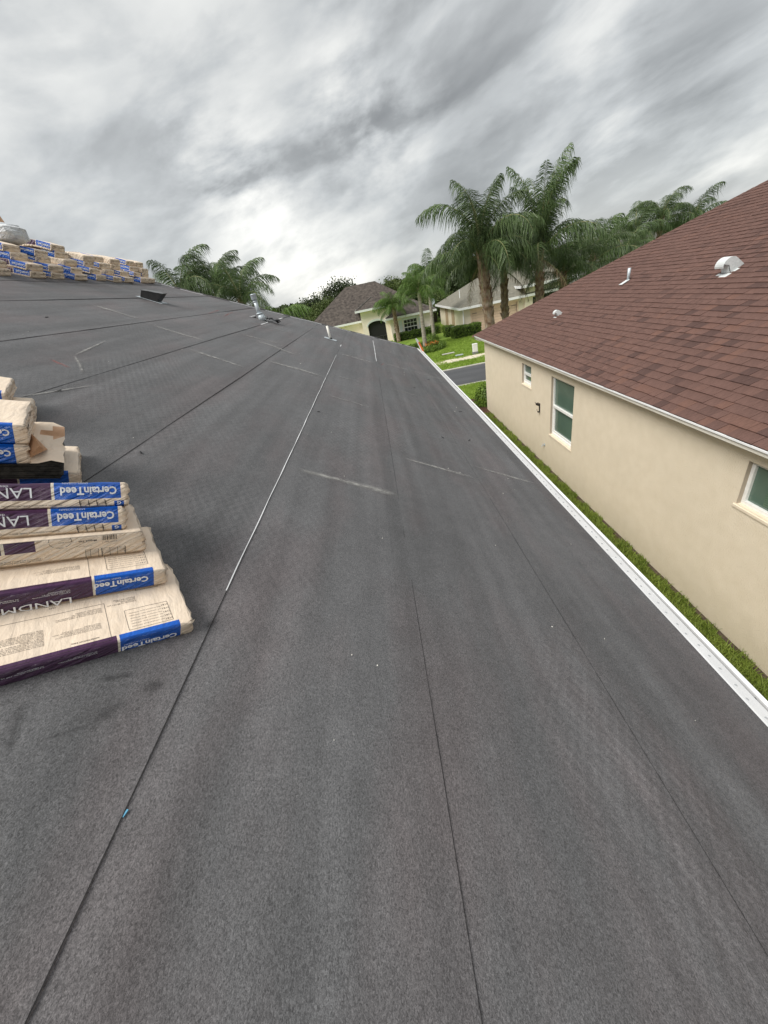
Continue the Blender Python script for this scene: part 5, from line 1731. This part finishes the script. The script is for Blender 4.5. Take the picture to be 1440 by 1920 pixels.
# entry portico to the right of the garage
qx0, qx1 = 15.0, 19.4
b.span((qx0, GY - .2, -.8), (qx0 + .75, GY + .2, 2.45)); b.span((qx1 - .75, GY - .2, -.8), (qx1, GY + .2, 2.45))
cx = (qx0 + qx1) / 2; rx = (qx1 - qx0) / 2 - .75
for i in range(14):
    xa = cx - rx + 2 * rx * i / 14; xb = cx - rx + 2 * rx * (i + 1) / 14; xm = (xa + xb) / 2
    za = 1.2 + .75 * math.sqrt(max(0, 1 - ((xm - cx) / rx) ** 2))
    b.span((xa, GY - .2, za), (xb, GY + .2, 2.45))
b.span((qx1, GY + .3, -.8), (26, GY + .5, 1.75))
b.build('wall', M['stucco3'], rh)
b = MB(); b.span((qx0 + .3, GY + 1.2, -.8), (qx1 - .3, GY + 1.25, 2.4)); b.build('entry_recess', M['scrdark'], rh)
gd = bpy.data.objects.new('garage_door', None); C.objects.link(gd); gd.parent = rh; gd['label'] = 'wide peach panelled garage door with black strap hinges'
ph = (gz1 - gz0) / 8
pb_ = MB(); pb_.box((0, 0, 0), (gx1 - gx0, .05, ph - .02)); pmm = pb_.mesh('door_panel', M['garage'])
for i in range(8):
    o = obj('door_panel', pmm, gd, bevel=0); o.location = ((gx0 + gx1) / 2, GY + .12, gz0 + ph * (i + .5))
bb_ = MB(); bb_.span((gx0, GY + .15, gz0), (gx1, GY + .17, gz1)); bb_.build('door_backing', M['reveal'], gd)
for xx in (gx0 + .05, gx1 - .55):
    for zz in (gz0 + .25, gz1 - .30):
        b = MB(); b.box((xx + .25, GY + .085, zz), (.46, .012, .035)); b.build('strap_hinge', M['iron'], gd)
b = MB(); b.span((gx0 - .12, GY - .02, gz0), (gx0, GY + .1, gz1 + .12)); b.span((gx1, GY - .02, gz0), (gx1 + .12, GY + .1, gz1 + .12)); b.span((gx0, GY - .02, gz1), (gx1, GY + .1, gz1 + .12)); b.build('door_trim', M['garage'], rh)
b = MB(); b.tube([(GX0 - .03, GY - .05, 1.68), (GX0 - .03, GY - .08, 1.3), (GX0 - .03, GY - .05, -.6)], .05, 8); b.build('downspout', M['white'], rh)
for yy in (46.4, 50.2, ):
    b = MB(); b.span((GX0 - .04, yy, -.4), (GX0 + .0, yy + 1.5, 1.45)); b.build('side_shutter', noise_mat('tan_shutter', (.36, .27, .17), (.45, .35, .23), 3, 4, .7), rh)
b = hip_roof(8.6, 27, 41.45, 56.0, 1.80, .46); b.build('roof', M['roofR'], rh); eave_band(8.6, 27, 41.45, 56.0, 1.80, .2, 'white', rh)
b = hip_roof(14.5, 19.9, 41.1, 50.0, 2.62, .46); b.build('roof', M['roofR'], rh); eave_band(14.5, 19.9, 41.1, 50.0, 2.62, .22, 'white', rh)
b = MB(); b.tube([(0, 0, 0), (0, 0, .8)], .045, 8); b.box((0, 0, .8), (.16, .1, .05)); o = b.build('vent_pipe', M['white'], rh); o.location = (9.9, 47.0, 2.35)
b = MB(); b.add([(9.6, 26.6, GF + .06), (14.6, 26.6, GF + .06), (14.6, GY, GF + .10), (9.6, GY, GF + .10)], [(0, 1, 2, 3)]); b.build('driveway', M['peach'], kind='structure')
# dish on the yellow house corner
ds_ = empty('satellite_dish', 'small grey dish on the eave corner of the yellow house', 'dish', None, (7.3, 49.5, 1.9))
b = MB()
vs = [(0, 0, 0)]
for k in range(16): vs.append((.28 * math.cos(k * .3927), -.06, .33 * math.sin(k * .3927) ))
b.add(vs, [(0, 1 + k, 1 + (k + 1) % 16) for k in range(16)]); o = b.build('reflector', M['galv'], ds_); o.location = (0, 0, .62)
b = MB(); b.tube([(0, .05, -.1), (0, .05, .62)], .025, 8); b.tube([(0, 0, .4), (0, -.35, .5)], .012, 6); b.build('mast', M['galv'], ds_)

# distant houses
dh = empty('distant_house', 'slate roofed house far right beyond the palms above the red roof', 'house')
b = MB(); b.span((19.5, 40, -.7), (33, 41, 2.0)); b.span((19.5, 41, -.7), (19.8, 55, 2.0)); b.build('wall', M['stucco3'], dh)
b = hip_roof(18.9, 34, 39.4, 56, 2.0, .5); b.build('roof', M['roofD'], dh)
dh = empty('distant_house', 'tan roofed house far away left of the trees beyond the hip', 'house')
b = MB(); b.span((-26, 85, -.7), (-16, 94, 2.2)); b.build('wall', M['stucco3'], dh)
b = hip_roof(-27, -15, 84, 95, 2.1, .5); b.build('roof', M['roofT'], dh)

# ================================================================== yard things across the street
hedge('clipped_hedge', (8.75, 39.9), (2.6, 1.3), 1.02, 5200, 5, 'clipped box hedge beside the peach garage door')
hedge('clipped_hedge', (7.55, 42.3), (.9, 1.3), 1.02, 1800, 6, 'small clipped hedge left of the grey air conditioner')
hedge('clipped_hedge', (4.8, 46.6), (5.0, .9), .85, 4500, 7, 'low hedge growing under the yellow house window')
shrub('rounded_shrub', (5.7, 41.7, GF), 1.0, .8, 1300, 8, 'loose green shrub at the foot of the pale trunked palm', cat='shrub')
ac = empty('air_conditioner', 'grey outdoor air conditioner standing between two clipped hedges', 'air conditioner', None, (8.1, 41.4, GF))
b = MB(); b.box((0, 0, .55), (.8, .8, .85)); b.build('housing', M['ac'], ac, bevel=.04)
b = MB(); b.box((0, 0, .06), (1.0, 1.0, .12)); b.build('pad', M['curb'], ac)
b = MB()
for q in range(10): b.box((0, -.405, .2 + q * .075), (.72, .015, .03)); b.box((-.405, 0, .2 + q * .075), (.015, .72, .03))
b.build('grille', M['frame'], ac)
# flower ring
rg = empty('flower_bed_hedge', 'curved low hedge ringing the flower bed across the street', 'hedge', None, (4.15, 36.6, GF))
n = 6500; r = np.random.default_rng(9)
th = r.uniform(0, 2 * np.pi, n); tt = r.uniform(-1, 1, n); hh = r.uniform(.05, .5, n)
R2 = 1.75 + .28 * tt
P = np.stack([R2 * np.cos(th), R2 * 1.25 * np.sin(th), hh], 1)
V = leaf_quads(P, np.stack([np.cos(th) * np.sign(tt), np.sin(th) * np.sign(tt), np.full(n, .5)], 1) * .5, .11, 9)
obj('foliage', quads_mesh('foliage', V, M['hedge']), rg)
b = MB(); vs = [(0, 0, .03)]
for k in range(33): vs.append((2.35 * math.cos(k * .19635), 2.35 * 1.22 * math.sin(k * .19635), .02))
b.add(vs, [(0, k, k + 1) for k in range(1, 33)]); o = b.build('mulch', M['mulch'], rg)
fw = shrub('orange_flowers', (5.0, 37.3, GF + .05), .75, .45, 500, 21, 'orange flowering plants inside the ringed bed', 'hedge', .12, 'flowers')
V = leaf_quads(np.stack([r.uniform(-.6, .6, 160), r.uniform(-.6, .6, 160), r.uniform(.3, .5, 160)], 1), (0, 0, .5), .10, 3)
obj('petals', quads_mesh('petals', V, M['flower']), fw)
ub = empty('utility_box', 'white utility pedestal standing on the lawn by the sidewalk', 'utility box', None, (7.12, 29.9, gf(0, 30)))
b = MB(); b.box((0, 0, .42), (.34, .26, .5)); b.box((0, 0, .69), (.36, .28, .06)); b.build('cover', M['bluebox'], ub, bevel=.02)
b = MB(); b.box((0, 0, .08), (.38, .3, .16)); b.build('base', M['ac'], ub)
b = MB(); b.box((0, 0, 0), (.95, .32, .05)); o = b.build('meter_cover', M['curb'], None, label='flat pale concrete strip in the lawn left of the utility box', category='cover'); o.location = (5.5, 31.9, gf(0, 32) + .07)
b = MB(); b.box((0, 0, 0), (.55, .3, .05)); o = b.build('valve_cover', M['galv'], None, label='small grey metal lid in the lawn beside the sidewalk', category='cover'); o.location = (6.05, 30.4, gf(0, 30) + .07)
sb = empty('sprinkler_pipes', 'thin pale pipework against the yellow house wall beside the window', 'pipes', None, (6.0, 47.2, GF))
b = MB(); b.tube([(0, 0, 0), (0, 0, .9), (.5, 0, 1.05), (.5, 0, .2)], .03, 6); b.build('riser', M['white'], sb)

# neighbour corner planting
shrub('corner_shrub', (4.0, 15.25, gz(3.8, 15.3)), .52, .85, 2600, 31, 'leafy green shrub in the mulch at the corner of the tan house', 'hedge', .085)
b = MB()
pth = [(3.10, 15.0), (3.05, 15.6), (3.15, 16.2), (3.5, 16.6)]
for i in range(3):
    a, c = Vector((*pth[i], gz(*pth[i]))), Vector((*pth[i + 1], gz(*pth[i + 1])))
    b.add([a, c, c + Vector((0, 0, .16)), a + Vector((0, 0, .16)), a + Vector((.03, 0, 0)), c + Vector((.03, 0, 0)), c + Vector((.03, 0, .16)), a + Vector((.03, 0, .16))],
          [(0, 1, 2, 3), (7, 6, 5, 4), (3, 2, 6, 7)])
b.build('lawn_edging', M['black'], None, label='black plastic lawn edging curving round the mulch bed', category='edging')
rk = crumple('rock', M['rock'], (.13, .11, .08), 5, 'pale rock at the tip of the mulch bed', 'rock', amp=.3); rk.location = (3.35, 16.5, gz(3.35, 16.5) + .04)

# ladder at the far corner of our eave
ld = empty('ladder', 'white and orange ladder leaning on the far corner of the felted roof', 'ladder', None, (2.55, 15.2, gz(2.5, 15.2)))
top_ = Vector((-1.02, 0, 2.86))
for sy in (-.2, .2):
    b = MB(); b.tube([Vector((0, sy, 0)), top_ + Vector((0, sy, 0))], .030, 6); b.build('rail', M['alu'], ld)
    b = MB(); b.tube([top_ * .84 + Vector((0, sy, .03)), top_ * .96 + Vector((0, sy, .03))], .036, 6); b.build('rail_tip', M['orange'] if sy < 0 else M['white'], ld)
for q in range(9):
    c_ = top_ * (.08 + q * .105)
    b = MB(); b.tube([c_ + Vector((0, -.2, 0)), c_ + Vector((0, .2, 0))], .016, 6); b.build('rung', M['alu'], ld)

# ================================================================== background trees
def crown_mesh(seed, n, rad, hgt, ls, mat):
    """many leaf clumps around branch tips"""
    r = np.random.default_rng(seed)
    cl = r.normal(size=(26, 3)); cl /= np.linalg.norm(cl, axis=1)[:, None]; cl *= r.uniform(.45, 1.0, 26)[:, None]; cl[:, 2] = np.abs(cl[:, 2]) * .9 - .15
    k = r.integers(0, 26, n); off = r.normal(0, .19, (n, 3))
    P = (cl[k] + np.clip(off, -.42, .42)) * np.array([rad, rad, hgt])
    return quads_mesh('crown', leaf_quads(P, (0, 0, .5), ls, seed, .6), M[mat])


crowns = {('leafdark', j): crown_mesh(60 + j, 7000, 3.0, 2.6, .24, 'leafdark') for j in range(3)}
crowns.update({('leafmid', j): crown_mesh(80 + j, 7000, 3.0, 2.6, .24, 'leafmid') for j in range(2)})
tk = MB(); tk.tube([(0, 0, 0), (.1, 0, 2.0), (-.1, .1, 4.0)], [.28, .2, .1], 8); tk.tube([(.1, 0, 2.0), (1.0, .4, 3.6)], [.12, .05], 6); tk.tube([(0, 0, 1.6), (-.9, -.5, 3.4)], [.12, .05], 6)
tkm = tk.mesh('trunk', M['bark'])


def tree(x, y, top, kind, j, sc_, label):
    z0 = -.7
    H_ = top - z0
    e = empty('broadleaf_tree', label, 'tree', 'trees behind the far houses', (x, y, z0))
    k = sc_
    o = obj('crown', crowns[(kind, j)], e); o.location = (0, 0, H_ - 2.4 * k); o.scale = (k, k, k); o.rotation_euler = (0, 0, random.uniform(0, 6))
    o = obj('trunk', tkm, e); o.scale = (k, k, max(.5, (H_ - 1.5 * k) / 4.0))
    return e


TR = [(-13.5, 72, 4.6, 'leafdark', 0, 1.0, 'dark tree leftmost of the clump beyond the felted hip'),
      (-10.8, 74, 5.4, 'leafdark', 1, 1.1, 'dark rounded tree second from left beyond the felted hip'),
      (-8.4, 70, 5.9, 'leafdark', 2, 1.1, 'dark tree in the middle of the clump beyond the hip'),
      (-6.6, 66, 5.0, 'leafmid', 0, .95, 'yellow green tree low beside the brown roof slope'),
      (-9.4, 62, 3.4, 'leafmid', 1, .9, 'olive bush like tree below the dark clump'),
      (-4.2, 73, 7.2, 'leafdark', 0, 1.1, 'dark tree rising behind the brown roof peak'),
      (-12.0, 60, 2.9, 'leafmid', 0, .8, 'small olive tree touching the hip line at far left'),
      (8.2, 66, 5.2, 'leafdark', 1, 1.2, 'dark tree behind the yellow house right corner'),
      (11.0, 68, 6.6, 'leafdark', 2, 1.3, 'dark tree between the two far houses'),
      (14.0, 70, 7.4, 'leafdark', 0, 1.35, 'tall dark tree above the grey hip roof'),
      (9.0, 60, 3.6, 'leafmid', 1, 1.0, 'lighter green tree filling the gap between the far houses'),
      (17.5, 72, 7.6, 'leafdark', 1, 1.3, 'dark tree hidden behind the big palms'),
      (21.5, 70, 6.0, 'leafdark', 2, 1.3, 'dark tree behind the entry of the grey roofed house'),
      (26.0, 68, 5.2, 'leafdark', 0, 1.3, 'dark tree left of the slate roofed house'),
      (31.0, 66, 4.8, 'leafdark', 1, 1.3, 'dark tree behind the slate roofed house'),
      (36.5, 66, 4.8, 'leafdark', 2, 1.4, 'dark tree far right below the distant palms'),
      (2.5, 76, 6.2, 'leafdark', 1, 1.2, 'dark tree behind the brown roof right slope'),
      (5.4, 74, 6.0, 'leafmid', 0, 1.2, 'green tree peeping between the small palms')]
for t in TR: tree(*t)
# far wooded line to close the horizon
n = 26000; r = np.random.default_rng(77)
x = r.uniform(-260, 260, n); y = 150 + r.uniform(-15, 15, n)
top = np.array([5.2 + 1.6 * noise.noise(Vector((a * .05, 0, 0))) + .9 * noise.noise(Vector((a * .22, 3, 0))) for a in x])
z = -.7 + (top + .7) * r.uniform(0, 1, n) ** .6
V = leaf_quads(np.stack([x, y, z], 1), (0, -.3, .4), 1.9, 77, .7)
obj('distant_woods', quads_mesh('distant_woods', V, M['leafdark']), None, kind='stuff', label='low dark treeline along the horizon', category='woods')
